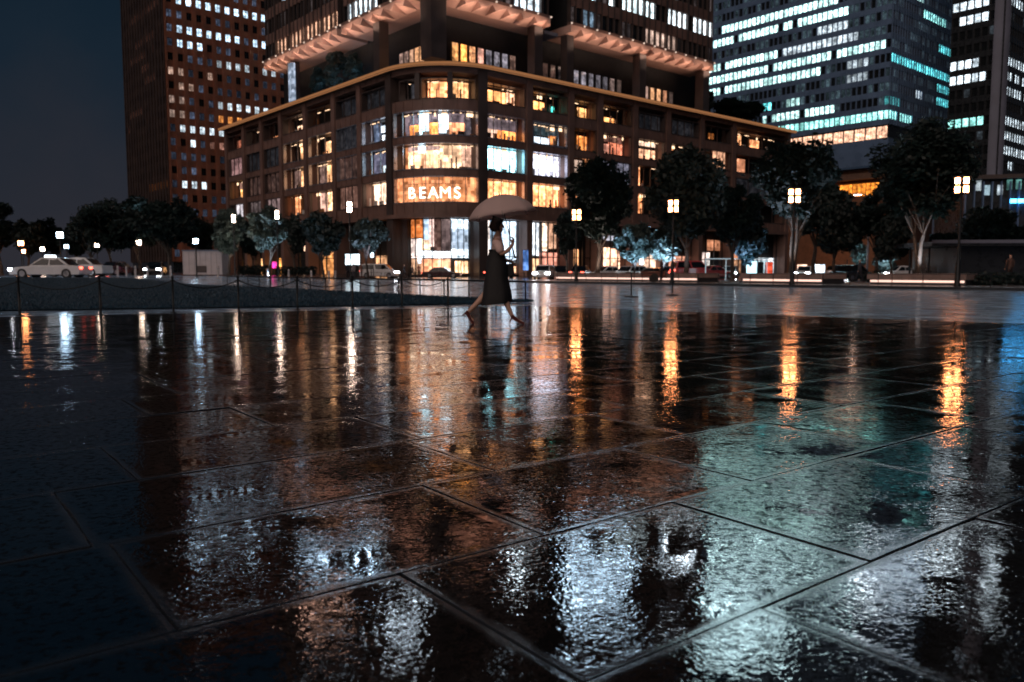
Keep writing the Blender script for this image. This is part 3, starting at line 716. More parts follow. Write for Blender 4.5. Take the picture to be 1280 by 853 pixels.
dims = [((717, 745), [(.6, 1, 0, .8, (1, .55, .25), .9)], [(0, .35, 0, .8, (.7, .55, .5), .35), (.55, 1, 0, .8, ORG, .55)], [(0, .5, 0, .9, (.8, .6, .5), .3), (.5, 1, .2, 1, WARM, .25)], [(0, 1, 0, .8, WARM, .3)]),
        ((753.5, 789), [(.05, .72, 0, .5, (1, .5, .2), 1.0)], [(0, .5, 0, .6, PINK, .45), (.5, 1, 0, .7, (1, .4, .25), .5), (0, 1, .72, 1, (.5, .25, .2), .2)], [(0, 1, 0, 1, (.6, .6, .75), .16)], [(0, .6, 0, 1, (.9, .5, .3), .3)]),
        ((797.5, 830), [(0, 1, 0, 1, DK, .02)], [(0, 1, 0, .62, (1, .6, .4), .6), (0, 1, .8, 1, (1, .75, .6), .7)], [(0, .4, 0, 1, WARM, .8)], [(0, .5, 0, 1, WARM, .8)]),
        ((838.5, 872), [(0, 1, 0, 1, DK, .02)], [(0, .4, .8, 1, WARM, .5), (.4, 1, 0, .5, PINK, .2)], [(.3, .7, 0, 1, WARM, .8)], [(.2, .8, 0, 1, WARM, .6)]),
        ((880.5, 912), [(.3, .5, .2, .6, ORG, .2)], [(.4, .9, 0, 1, (1, .6, .4), .35)], [(0, .4, 0, 1, WARM, .4)], [(0, .5, 0, .8, WARM, .5)]),
        ((920, 982), [(.0, .26, 0, .95, (1, .55, .3), .8), (.42, .62, 0, .8, WARM, .6)], [(0, .2, 0, .8, (1, .5, .3), .3)], [(0, 1, 0, 1, DK, .02)], [(.1, .3, 0, 1, ORG, .3)])]
for (px0, px1), *lv in dims:
    q0, q1 = bay(px0, px1)
    for key, cv in zip(('l5', 'l4', 'l3', 'l2'), lv): pod_window(q0, q1, *L(key), DK, .05, 'stone_d', rec=1.0 if key == 'l5' else .5, cover=cv, mull=4)
# left hand bays
lefts = [((453, 485), [(0, 1, 0, 1, DK, .02)], [(0, .3, 0, 1, (.35, .45, .65), .2), (.3, .6, .55, .85, (.8, .9, 1), .9), (.35, 1, 0, .42, (.85, .92, 1), 1.4), (.62, 1, .45, 1, (.8, .6, .6), .4)], [(0, .45, 0, 1, (.4, .4, .55), .22), (.5, 1, .55, .95, (.7, .9, 1), 1.1), (.35, 1, 0, .42, (.75, .92, 1), 1.4)], [(0, 1, 0, 1, (1, .74, .58), 1.2)], FR),
    ((421, 448), [(0, 1, 0, 1, DK, .02)], [(0, 1, 0, 1, (.3, .3, .35), .03)], [(0, 1, 0, 1, (.5, .3, .25), .06)], [(0, 1, 0, 1, (.6, .35, .28), .12)], FR),
    ((386, 416), [(.1, .9, .0, .25, ORG, .5)], [(.3, 1, 0, .78, (1, .6, .34), .85)], [(.33, .9, 0, .95, (1, .6, .34), .9), (0, .3, 0, 1, (.6, .4, .35), .15)], [(.33, .95, 0, 1, (1, .64, .4), .9), (0, .3, 0, 1, (.9, .6, .5), .4)], 'metal_l'),
    ((355, 380), [(.1, .55, 0, .6, (1, .7, .5), .8), (.6, .95, .1, .5, WARM, .5)], [(.34, .98, 0, .85, (1, .58, .32), .65)], [(.34, .98, 0, .95, (1, .58, .32), .7), (0, .3, 0, 1, (.6, .4, .35), .15)], [(0, .25, 0, 1, WARM, .5), (.5, 1, 0, 1, WARM, .7)], 'metal_l'),
    ((331, 350), [(.3, .7, 0, .2, WARM, .3)], [(0, 1, 0, 1, DK, .02)], [(0, 1, 0, 1, (.5, .3, .25), .05)], [(0, 1, 0, 1, (.8, .6, .6), .12)], 'stone_d'),
    ((309.5, 326), [(.4, .75, .1, .6, (1, .75, .6), .7)], [(0, 1, 0, 1, DK, .02)], [(0, 1, 0, 1, (.5, .3, .25), .05)], [(0, 1, 0, 1, (.5, .4, .4), .08)], 'stone_d'),
    ((287, 303.5), [(.3, .8, 0, .7, (1, .4, .25), .2)], [(0, 1, 0, 1, (.8, .5, .5), .14)], [(.1, .75, 0, .6, (1, .55, .22), 1.3), (0, 1, .62, 1, (.8, .5, .4), .2)], [(.3, 1, 0, 1, (.9, .85, .9), .3)], 'stone_d')]
for (px0, px1), a5, a4, a3, a2, fm in lefts:
    q0, q1 = bay(px0, px1)
    for key, cv in (('l5', a5), ('l4', a4), ('l3', a3), ('l2', a2)): pod_window(q0, q1, *L(key), DK, .05, fm if key in ('l4', 'l3') else 'stone_d', rec=1.0 if key == 'l5' else .5, cover=cv, mull=3)
# ground floor shopfronts: (px0, px1, panels (a,b,zlow,zhigh as shares, colour, strength))
def shopfront(px0, px1, panels, z1=None, rec=1.4, mull=4):
    q0, q1 = p_of(px0), p_of(px1); z0 = 0.35; z1 = z1 or Z['g'][1]; w_ = q1 - q0
    m = MB(); sweep(m, q0, q1, -rec, -rec + 0.3, 0.0, z0); sweep(m, q0, q1, -rec, -rec + 0.25, z1 - 0.15, z1 - 0.004)
    sweep(m, q0, q1, -rec, -rec + 0.2, 2.9, 3.02)
    for k in range(mull + 1):
        q = q0 + w_ * k / mull; sweep(m, max(q0, q - 0.05), min(q1, q + 0.05), -rec, -rec + 0.22, z0, z1 - 0.16)
    sf = m.build('shopfront', M['metal_d'], mroot, fix=True)
    for (a, b, c, d, col, s) in panels:
        m = MB(); sweep(m, q0 + w_ * a, q0 + w_ * b, -rec - 0.5, -rec - 0.42, z0 + (z1 - z0) * c, z0 + (z1 - z0) * d)
        o = m.build('pane', M['shop'], sf, fix=True); o.color = (*col, s / 4.0)
shopfront(501, 563, [(0, .36, .66, 1, (.75, .28, .08), .5), (.36, .5, .62, 1, (.55, .7, .85), .55), (.5, .62, .5, 1, (.8, .6, .55), .7), (.62, .8, .42, 1, (.25, .14, .12), .2), (.8, 1, .42, 1, (.4, .3, .3), .2),
    (0, .2, .3, .64, (.9, .75, .7), .9), (.2, .3, .2, .64, (.8, .9, 1), 1.3), (.3, .52, .44, .64, (1, .75, .55), 1.0), (.3, .6, .3, .42, (.85, .93, 1), 1.6), (.62, 1, .3, .41, (.9, .95, 1), 1.7), (0, .3, 0, .28, (.7, .45, .3), .45), (.3, .7, 0, .28, (1, .5, .3), .6), (.7, 1, 0, .28, (1, .6, .4), .75)], mull=5)
shopfront(564.5, 591, [(0, 1, .82, 1, (.75, .88, 1), 1.0), (0, 1, .45, .82, (.5, .6, .72), .55), (0, 1, .3, .45, (.8, .92, 1), 1.5), (.2, .55, .02, .24, (1, .66, .42), 1.2), (.6, .98, .02, .24, (1, .66, .42), 1.2)], mull=3)
shopfront(605, 622, [(0, 1, 0, 1, (.9, .8, .75), .8)], mull=2)
shopfront(622, 655, [(0, .4, .1, 1, (.35, .5, .65), .5), (.4, 1, .2, 1, (.7, .85, 1), .9), (0, 1, 0, .15, (1, .6, .4), .6)], mull=3)
shopfront(662.5, 684, [(0, 1, .36, 1, (.82, .88, .95), .95), (0, 1, 0, .3, (1, .66, .42), .7)], mull=3)
shopfront(684.5, 707, [(.1, .5, .45, 1, (1, .75, .6), .9), (.55, .95, .5, 1, (.8, .5, .35), .4), (0, 1, 0, .42, (.9, .45, .35), .4)], mull=3)
shopfront(716, 746, [(.3, .6, 0, .5, (1, .55, .3), .6), (0, .2, 0, .7, (1, .8, .7), .6)], mull=3)
shopfront(752, 790, [(0, .25, 0, .5, (1, .6, .4), .5), (.3, .9, 0, .55, (1, .62, .45), 1.2), (.3, .8, .7, .8, (.8, .8, .9), .5)], mull=4)
shopfront(797, 832, [(0, 1, 0, .45, (1, .7, .55), .6), (.2, .5, .45, .6, (.6, .7, .8), .5)], mull=3)
shopfront(838, 873, [(0, 1, 0, .4, (1, .55, .4), .5)], mull=3)
shopfront(880, 912, [(0, .6, 0, .5, (.9, .75, .7), .5), (.5, 1, .55, .8, (1, .5, .3), .2)], mull=3)
shopfront(920, 980, [(0, .3, 0, .6, (1, .5, .3), .4), (.5, 1, 0, .4, (.8, .85, .9), .5)], mull=5)
shopfront(455, 484, [(.7, .95, .3, .98, (.8, .45, .15), .5), (0, .6, 0, .35, (1, .6, .35), .4)], mull=3)
shopfront(388, 416, [(0, .5, 0, .5, (1, .5, .2), .4), (.3, .95, .6, 1, (1, .65, .45), .5)], mull=3)
shopfront(356, 381, [(.5, 1, 0, .5, (1, .5, .18), .8), (.4, .7, .5, .7, (1, .7, .5), .8)], mull=3)
shopfront(331, 350, [(.1, .9, 0, .36, (1, .5, .15), 1.0)], mull=3)
shopfront(309, 327, [(.2, .9, 0, .36, (1, .6, .3), 1.0)], mull=3)
shopfront(287, 304, [(.5, .9, 0, .36, (1, .45, .12), .9)], mull=3)

# hanging sign letters in the corner window
def text_mesh(body, size, name, mat, ext=0.06, off=0.0):
    cu = bpy.data.curves.new(name, 'FONT'); cu.body = body; cu.size = size; cu.extrude = ext; cu.offset = off; cu.align_x = 'CENTER'
    to = link(bpy.data.objects.new(name, cu)); dg = bpy.context.evaluated_depsgraph_get()
    me_ = bpy.data.meshes.new_from_object(to.evaluated_get(dg)); bpy.data.objects.remove(to); me_.materials.clear(); me_.materials.append(mat); return me_
m = MB(); sweep(m, p_of(508), p_of(578), -0.3, -0.24, zc(229.5), zc(229)); sgn = m.build('shop_sign', M['metal_d'], mroot, fix=True)
for ch, px in zip('BEAMS', (513, 526.5, 540.5, 556, 571.5)):
    p = p_of(px); pos = PP(p, -0.22, zc(247.5)); a = R(225) + p / RC
    o = bpy.data.objects.new('letter', text_mesh(ch, 2.25, 'letter', M['letters'])); link(o); o.parent = sgn
    o.location = pos; o.rotation_euler = (R(90), 0, a + R(90)); o['label'] = 'glowing sign letter ' + ch

# ---- terrace level and the tower above
ZT0, ZS = Z['cor1'], 36.9
tR = lambda px, off=0: face_t(Cm, px, 'R', off); tL = lambda px, off=0: face_t(Cm, px, 'L', off)
m = MB(); m.box(5.2, 66, 5.2, 56, ZT0 + 0.01, 84); m.build('tower_core', M['void'], mroot)
for (x, y, hw, z1) in [(1.6, 1.6, 1.25, 84)] + [(tR(px, 1), 1.0, hw, ZS - 0.02) for px, hw in ((668, 0.8), (707, 0.7), (795, 0.8), (872, 0.9))] + [(1.0, tL(px, 1), 0.8, ZS - 0.02) for px in (481, 374)]:
    m = MB(); m.box(x - hw, x + hw, y - hw, y + hw, ZT0 + 0.005, z1); m.build('column', M['stone_d'], mroot)
m = MB(); m.box(-0.2, 0.4, tL(372) - 0.5, tL(372) + 1.0, ZT0 + 0.02, ZS - 0.6); lp_ = m.build('lit_panel', M['shop'], mroot); lp_.color = (.6, .7, .85, .05)
tw = window_mesh('terrace_window', 1.15, 4.0, 1, [M['office_obj'], M['metal_d']])
def trow(face, px0, px1, cols):
    fr, rz = facade_frame(face); t0, t1 = (tR if face == 'R' else tL)(px0, 5), (tR if face == 'R' else tL)(px1, 5)
    for i, (c, s) in enumerate(cols):
        t = t0 + (t1 - t0) * (i + 0.5) / len(cols); inst(tw, 'terrace_window', mroot, fr(t, -5.1, ZT0 + 0.15), rz, (*c, s / 4.0))
AM = (1, .42, .12); GY = (.6, .55, .62)
trow('R', 566, 646, [((1, .5, .2), .8), (AM, 1.6), ((1, .5, .25), 1.0), (PINK, .7), (GY, .25), (GY, .35), (GY, .35), ((.8, .5, .4), .2)])
trow('R', 714, 775, [(GY, .3), (GY, .4), (GY, .3), (GY, .2), (GY, .2), ((.7, .5, .45), .25), ((.5, .35, .3), .12)])
trow('R', 800, 838, [((.9, .6, .5), .35), ((1, .55, .3), .8), ((1, .55, .3), .7), ((1, .5, .3), .4), ((.5, .35, .3), .15)])
trow('L', 547, 502, [((1, .5, .2), .8), (AM, 1.0), ((1, .55, .3), .8), ((1, .55, .3), .7), ((1, .6, .4), .5), ((.9, .6, .5), .4), ((.9, .6, .5), .3)])
trow('R', 676, 704, [((.6, .35, .28), .1), ((.6, .35, .28), .12), ((.4, .3, .28), .06)])

M['soffit'] = pmat('soffit_plaster', (0.62, 0.38, 0.30), 0.75, vary=0.06)
SEGS['main'] = [(355, 8, 374, 0, WHT, 2.2), (383, 20, 425, 0, WHT, 2.3), (440, 17, 469, 5, WHT, 2.2), (348, 60, 426, 22, (1, .6, .42), 1.1), (644, 0, 670, 6, WHT, 2.4), (762, 0, 816, 14, (.8, .95, 1), 2.2), (832, 16, 892, 37, (.85, .95, 1), 2.2), (803, 38, 843, 50, (1, .72, .6), .55), (728, 14, 736, 17, (.5, .7, .9), .4)]
wins = []
fh, sill, wh, bw = 4.4, 1.7, 2.6, 1.45
rr = random.Random(21)
def tower_box(face, s0, s1):
    fr, rz = facade_frame(face)
    m = MB(); fbox(m, fr, s0, s1, -5.15, -0.4, ZS + 1.303, 82); m.build('bay_core', M['void'], mroot, fix=True)
    m = MB(); n = 9; nseg = max(3, round((s1 - s0) / 2.75)); L_ = (s1 - s0) / nseg
    for i in range(nseg):                                      # folded soffit: smooth inner slope, triangular facets along the outer edge
        a = s0 + i * L_; b2 = a + L_; c = a + L_ * .78; z = ZS
        A0, A1 = fr(a, -2.0, z + .1), fr(b2, -2.0, z + .1); I0, I1 = fr(a, -5.0, z), fr(b2, -5.0, z)
        O0, Oc, O1 = fr(a, .45, z + .2), fr(c, .45, z + 1.0), fr(b2, .45, z + .2)
        top = lambda q: Vector((q.x, q.y, z + 1.3))
        V_ = [A0, A1, I0, I1, O0, Oc, O1]; n7 = len(V_); V_ = V_ + [top(q) for q in V_]
        m.add(V_, [(0, 1, 3, 2), (0, 4, 5), (0, 5, 1), (1, 5, 6), (4, 11, 12, 5), (5, 12, 13, 6), (7, 9, 10, 8), (7, 8, 12), (7, 12, 11), (8, 13, 12), (0, 2, 9, 7), (0, 7, 11, 4), (1, 8, 10, 3), (1, 6, 13, 8), (2, 3, 10, 9)])
    so_ = m.build('soffit', M['soffit'], mroot, fix=True)
    m = MB(); fbox(m, fr, s0, s1, -0.4, 0.5, ZS + 1.302, ZS + sill)
    nf = 10
    for k in range(nf):
        zb = ZS + k * fh; fbox(m, fr, s0, s1, -0.4, 0.0, zb + sill + wh, zb + sill + fh)
    m.build('spandrel', M['stone'], mroot, fix=True)
    nb = max(2, round((s1 - s0) / bw)); b = (s1 - s0) / nb
    m = MB()
    for i in range(nb + 1):
        pw = 0.22 if i % 4 == 0 else 0.09
        s = s0 + i * b; fbox(m, fr, max(s0, s - pw), min(s1, s + pw), -0.39, 0.22 if i % 4 == 0 else 0.1, ZS + sill, 82)
    m.build('fin', M['stone_d'], mroot, fix=True)
    for k in range(nf):
        on = rr.random()
        for i in range(nb):
            lp = fr(s0 + (i + .5) * b, -0.3, ZS + k * fh + sill); wp = MW @ (lp + Vector((0, 0, wh / 2))); x, y = pix(wp); c = None
            if y > -8: c = seg_lit('main', x, y, 10)
            else: c = box_lit('main', x, y, on, rr)
            if c is None and rr.random() < .4: c = ((.5, .4, .4), rr.uniform(.03, .1))
            wins.append((lp, rz, wp, c))
    # warm uplights under the soffit edge, spaced like the fixtures
    nl = max(2, round((s1 - s0) / 6)); 
    for i in range(nl):
        s = s0 + (s1 - s0) * (i + .5) / nl
        lo = MW @ fr(s + 1.4, 1.6, ZS - 1.0); tg = MW @ fr(s - 0.6, -1.4, ZS + 1.0)
        d = bpy.data.lights.new('soffit_light', 'AREA'); d.shape = 'RECTANGLE'; d.size = 5.2; d.size_y = 0.3; d.energy = 42; d.color = (1.0, 0.66, 0.5)
        o = link(bpy.data.objects.new('soffit_light', d)); o.location = lo; dirv = (tg - lo).normalized(); ax = (MW.to_3x3() @ (fr(1, 0, 0) - fr(0, 0, 0))).normalized()
        zax = -dirv; xax = (ax - zax * ax.dot(zax)).normalized(); yax = zax.cross(xax); o.rotation_euler = Matrix((xax, yax, zax)).transposed().to_euler(); d.spread = R(95)
        d.use_shadow = True
    nd = max(2, round((s1 - s0) / 2.75)); m = MB()
    for i in range(nd + 1):
        p = fr(s0 + (s1 - s0) * i / nd, 0.62, ZS + 1.35); m.box(p.x - .09, p.x + .09, p.y - .09, p.y + .09, p.z, p.z + .2)
    m.build('edge_spotlight', emat('edge_spot_light', (1, .75, .6), .5), so_)
for face, s0, s1 in (('R', 3.0, tR(684)), ('R', tR(709), tR(883)), ('L', 3.0, tL(436)), ('L', tL(431), tL(341))): tower_box(face, s0, s1)
wmap = window_mesh('window', bw - 0.2, wh, 1, [M['office_obj'], M['metal_d']])
wins2 = wins; place_windows(mroot, wins2, bw - 0.2, wh, 1, M['metal_d'])
m = MB(); m.box(tR(688), tR(704), 1.5, 5.1, ZS - .3, ZS + .2); m.build('recess_ledge', M['pier'], mroot)

# ================================================================== STREET THINGS
# ---- warm square lanterns along the kerb
def warm_lamp(loc, label, h=5.35):
    t = thing('street_lamp', label, 'street lamp', loc, -math.atan2(loc[0], loc[1]), 'square lantern lamps along the kerb')
    m = MB(); m.lathe([(0.17, 0), (0.17, 0.12), (0.13, 0.2), (0.12, 1.15), (0.09, 1.25), (0.065, 1.4), (0.055, h - 0.85)], 12); m.build('post', M['iron'], t)
    a = 0.33; z0, z1 = h - 0.80, h - 0.08
    m = MB(); m.box(-.12, .12, -.12, .12, z0 - 0.12, z0 - .05)
    m.box(-a - .03, a + .03, -a - .03, a + .03, z0 - .05, z0); m.box(-a - .05, a + .05, -a - .05, a + .05, z1, z1 + 0.06); m.box(-a * .6, a * .6, -a * .6, a * .6, z1 + .06, z1 + .12)
    for sx in (-1, 1):
        for sy in (-1, 1): m.box(sx * a - .03, sx * a + .03, sy * a - .03, sy * a + .03, z0, z1)
    for s in (-1, 1):
        m.box(-.075, .075, s * a - .022, s * a + .022, z0, z1); m.box(s * a - .022, s * a + .022, -.075, .075, z0, z1)
        zm = (z0 + z1) / 2; m.box(-a, a, s * a - .02, s * a + .02, zm - .06, zm + .06); m.box(s * a - .02, s * a + .02, -a, a, zm - .06, zm + .06)
    m.build('lantern_frame', M['iron'], t)
    m = MB(); m.box(-a + .035, a - .035, -a + .035, a - .035, z0 + .01, z1 - .01); m.build('glass_pane', M['lantern_warm'], t)
    return t
wl = ['black street lamp with a warm four-paned lantern, nearest the low dark pavilion', 'black street lamp with a warm four-paned lantern, before the pale multi-stemmed tree trunk',
      'black street lamp with a warm four-paned lantern, beside the standing pedestrian', 'black street lamp with a warm four-paned lantern, beside the white flowered shop window']
for p, lb in zip(LP, wl): warm_lamp((p.x, p.y, 0.08), lb)

# ---- white lantern lamps on the left
def white_lamp(px, Y, top_py, label, kind='tall', mat='lantern_white', wd=0.17):
    x = (px - 640) / 1000 * Y * 0.998; top = W(px, top_py, Y).z; z0 = HG(x, Y)
    h = top - z0
    t = thing('plaza_lamp', label, 'street lamp', (x, Y, z0), 0.3, 'white lantern lamps by the lawn and the road')
    wd *= .74
    lh = 2 * wd * (2.8 if kind == 'tall' else 1.25)
    m = MB(); m.lathe([(0.11, 0), (0.11, .08), (0.06, .12), (0.05, h - lh)], 10); m.build('post', M['iron'], t)
    m = MB(); m.box(-wd - .02, wd + .02, -wd - .02, wd + .02, h - .05, h); m.box(-wd - .02, wd + .02, -wd - .02, wd + .02, h - lh - .04, h - lh)
    if kind == 'tall': m.box(-wd - .015, wd + .015, -wd - .015, wd + .015, h - lh / 2 - .05, h - lh / 2 + .03)
    m.build('lantern_frame', M['iron'], t)
    m = MB(); m.box(-wd, wd, -wd, wd, h - lh + .001, h - .051); m.build('glass_pane', M[mat], t)
white_lamp(438.5, 60, 252, 'tall lamp with two stacked glowing white cubes, before the dim brown bay of the block', wd=.19)
white_lamp(348.5, 66, 263, 'tall lamp with a glowing white tube lantern, between the two warm lit bays', wd=.17)
white_lamp(294.5, 70, 268, 'tall lamp with a glowing white tube lantern, inside the pale lit tree crown', wd=.17)
white_lamp(78, 76, 290, 'cool white cube lamp, largest of the lamps over the white saloon', 'cube', 'lantern_blue', wd=.30)
white_lamp(85.5, 104, 306, 'small cool white cube lamp low over the saloon roof', 'cube', 'lantern_blue', wd=.25)
white_lamp(29, 85, 301, 'warm white lamp, upper of the pair above the saloon bonnet', 'cube', 'lantern_warm', wd=.27)
white_lamp(31.5, 125, 312, 'warm white lamp, lower of the pair above the saloon bonnet', 'cube', 'lantern_warm', wd=.30)
white_lamp(55.5, 112, 309, 'small warm white lamp above the saloon windscreen', 'cube', 'lantern_white', wd=.28)
white_lamp(123.5, 100, 304, 'white lamp in front of the two dark trees, just right of the saloon', 'cube', 'lantern_white', wd=.27)
white_lamp(175.5, 92, 300, 'white lamp lighting a tree crown between the saloon and the hoarding', 'cube', 'lantern_white', wd=.30)
white_lamp(246.5, 68, 298, 'cool white lamp standing in front of the pale site hoarding', 'cube', 'lantern_blue', wd=.24)
white_lamp(254, 100, 275, 'warm two-bulb lamp high behind the pale site hoarding', 'tall', 'lantern_warm', wd=.18)

# ---- tall curved road light
Y = 75; x = (1082 - 640) / 1000 * Y; hz = W(1080, 243, Y).z
t = thing('road_light', 'tall grey road light with a curved arm in front of the orange lobby', 'street lamp', (x, Y, 0))
m = MB(); m.tube((0, 0, 0), (0, 0, hz - .7), .1, .06, 10); pp = Vector((0, 0, hz - .7))
for k in range(1, 7):
    a = math.pi / 2 * k / 6; q = Vector((-.7 * (1 - math.cos(a)), 0, hz - .7 + .7 * math.sin(a))); m.tube(pp, q, .055, .05, 8); pp = q
m.tube(pp, pp + Vector((-.5, 0, 0.02)), .05, .05, 8); m.build('post', M['metal_l'], t)
m = MB(); m.box(-1.5, -.75, -.12, .12, hz - .06, hz + .06); hd = m.build('lamp_head', M['metal_l'], t)
m = MB(); m.box(-1.45, -.8, -.1, .1, hz - .085, hz - .062); m.build('diffuser', M['lantern_white'], hd)

# ---- trees
def tree(px, Y, top_py, hw_px, label, base=None, leaf='leaf', crown_low=0.33, seed=0, nlobe=20, per=150, stems=1, group=None, name='tree', zbase=None, trunk_r=None):
    x = (px - 640) / 1000 * Y * 0.998; z0 = HG(x, Y) if zbase is None else zbase
    r = random.Random(seed * 77 + int(px)); H = W(px, top_py, Y).z - z0; wdt = hw_px * Y / 1000 * 1.0
    t = thing(name, label, 'tree', (x, Y, z0), r.uniform(0, 6), group)
    m = MB(); tr = trunk_r or max(0.10, H * 0.022); fork = H * crown_low * 0.8
    for s in range(stems):
        bx = Vector((r.uniform(-.15, .15), r.uniform(-.15, .15), 0)) * (0 if stems == 1 else H * .1)
        p = bx; rad = tr / math.sqrt(stems); nseg = 5; ax = Vector((r.gauss(0, .06), r.gauss(0, .06), 1)) if stems == 1 else Vector((r.gauss(0, .11), r.gauss(0, .11), 1))
        m.tube(p - Vector((0, 0, .05)), p + Vector((0, 0, .25)), rad * 1.5, rad, 8)
        for k in range(nseg):
            q = p + ax * (fork / nseg) + Vector((r.gauss(0, .04), r.gauss(0, .04), 0)); m.tube(p, q, rad, rad * .92, 8); p = q; rad *= .92
        for b_ in range(6 if stems == 1 else 4):
            a = r.uniform(0, 6.28); e_ = p + Vector((math.cos(a) * wdt * r.uniform(.3, .75), math.sin(a) * wdt * r.uniform(.3, .75), (H - fork) * r.uniform(.25, .75)))
            md = (p + e_) / 2 + Vector((r.gauss(0, .15), r.gauss(0, .15), .25)); m.tube(p, md, rad * .6, rad * .4, 6); m.tube(md, e_, rad * .4, rad * .12, 6)
            e2_ = md + Vector((r.gauss(0, wdt * .3), r.gauss(0, wdt * .3), (H - fork) * .3)); m.tube(md, e2_, rad * .3, rad * .08, 5)
        m.tube(p, p + Vector((r.gauss(0, .2), r.gauss(0, .2), (H - fork) * .7)), rad * .7, rad * .1, 6)
    m.build('trunk', M['bark'], t)
    m = MB(); zl = H * crown_low; cz = (zl + H) / 2; hz_ = (H - zl) / 2; ls = 0.10 * (Y / 55) ** 0.8 + 0.05
    for k in range(int(nlobe * 1.9)):
        while True:
            d = Vector((r.uniform(-1, 1), r.uniform(-1, 1), r.uniform(-1, 1)))
            if d.length < 1: break
        lr = r.uniform(.12, .34)
        cpos = Vector((d.x * wdt * (1 - lr * .8), d.y * wdt * (1 - lr * .8), cz + d.z * hz_ * (1 - lr * .7)))
        if d.z < -.3: cpos.x *= .8; cpos.y *= .8
        for _ in range(int(per * 1.5 * (lr / .32) ** 2)):
            n_ = Vector((r.gauss(0, 1), r.gauss(0, 1), r.gauss(0, 1))).normalized()
            rr_ = r.uniform(.35, 1.12) ** .6 * (1.0 if r.random() < .86 else r.uniform(1.0, 1.45))
            p = cpos + Vector((n_.x * lr * wdt * rr_, n_.y * lr * wdt * rr_, n_.z * lr * min(hz_, wdt) * rr_ * 1.0))
            u_ = Vector((r.gauss(0, 1), r.gauss(0, 1), r.gauss(0, 1))).normalized(); w_ = u_.orthogonal().normalized() * ls * r.uniform(.5, 1.0); u_ = u_ * ls * r.uniform(.9, 1.9)
            m.add([p - u_, p + w_, p + u_, p - w_], [(0, 1, 2, 3)])
    m.build('crown', M[leaf], t); return t
T = [ (3, 88, 250, 20, 'dark tree at the edge of the plaza beyond the saloon bonnet', {}),
 (38, 130, 272, 22, 'distant low dark tree behind the warm pair of lamps', {}), (66, 140, 273, 22, 'distant low dark tree behind the large cool lamp', {}), (98, 120, 278, 20, 'small distant dark tree just beyond the saloon roof sign', {}),
 (140, 88, 250, 46, 'broad dark tree just right of the saloon, left of the brick tower', dict(nlobe=26)), (178, 96, 246, 38, 'dark tree under the left edge of the brick tower', {}), (214, 80, 246, 38, 'dense dark tree before the foot of the brick tower', dict(nlobe=24)),
 (252, 92, 268, 26, 'dark tree behind the pale site cabin', {}), (316, 88, 276, 22, 'dark tree between the two tube lantern lamps', {}), (113, 110, 268, 24, 'dark tree behind the tail of the white saloon', {}),
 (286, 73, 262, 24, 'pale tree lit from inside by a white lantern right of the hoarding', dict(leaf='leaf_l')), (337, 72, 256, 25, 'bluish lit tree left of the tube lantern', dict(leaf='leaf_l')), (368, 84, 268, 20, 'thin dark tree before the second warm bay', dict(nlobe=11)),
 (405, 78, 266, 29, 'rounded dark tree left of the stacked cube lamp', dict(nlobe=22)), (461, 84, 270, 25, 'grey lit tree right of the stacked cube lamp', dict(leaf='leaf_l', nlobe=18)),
 (746, 70, 193, 44, 'large dark tree right of the corner shopfront, behind the farthest lantern', dict(nlobe=30, per=190, crown_low=.30)), (857, 62, 182, 54, 'largest dark tree before the long right wing of the block', dict(nlobe=36, per=190, crown_low=.30)),
 (987, 58, 164, 56, 'tall dark tree with a pale lit forked trunk', dict(nlobe=34, per=190, crown_low=.42, stems=5)), (1042, 66, 240, 42, 'lower dark tree below the orange lobby', dict(nlobe=24, crown_low=.3)),
 (1146, 50, 150, 66, 'tall dark tree with a lit trunk left of the dark pavilion', dict(nlobe=42, per=200, crown_low=.38, stems=2)),
 (915, 72, 222, 34, 'dark tree between the bus shelter and the long right wing', dict(nlobe=22, crown_low=.3)), (1015, 68, 205, 34, 'dark tree crowding behind the forked pale trunk', dict(nlobe=20, crown_low=.35)), (1096, 64, 222, 30, 'dark tree filling the gap under the tall right tree', dict(nlobe=18, crown_low=.3)), (708, 82, 262, 18, 'small dark tree behind the farthest lantern', dict(nlobe=14, crown_low=.3)),
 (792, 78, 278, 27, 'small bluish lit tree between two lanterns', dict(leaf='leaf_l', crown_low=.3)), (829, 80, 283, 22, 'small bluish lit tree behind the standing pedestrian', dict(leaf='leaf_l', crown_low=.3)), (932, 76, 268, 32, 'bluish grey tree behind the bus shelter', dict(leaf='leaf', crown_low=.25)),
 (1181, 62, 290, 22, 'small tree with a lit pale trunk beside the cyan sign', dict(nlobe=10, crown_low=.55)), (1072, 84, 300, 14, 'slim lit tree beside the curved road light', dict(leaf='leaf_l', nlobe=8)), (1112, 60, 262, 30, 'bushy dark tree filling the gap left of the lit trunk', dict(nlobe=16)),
 (1240, 66, 256, 44, 'dark tree rising behind the pavilion roof', dict(nlobe=22, crown_low=.3)), (1108, 84, 318, 18, 'small pale lit bush tree at the foot of the tall right tree', dict(leaf='leaf_l', nlobe=8)) ]
for i, (px, Y, tp, hw, lb, kw) in enumerate(T): tree(px, Y, tp, hw, lb, seed=i, **kw)
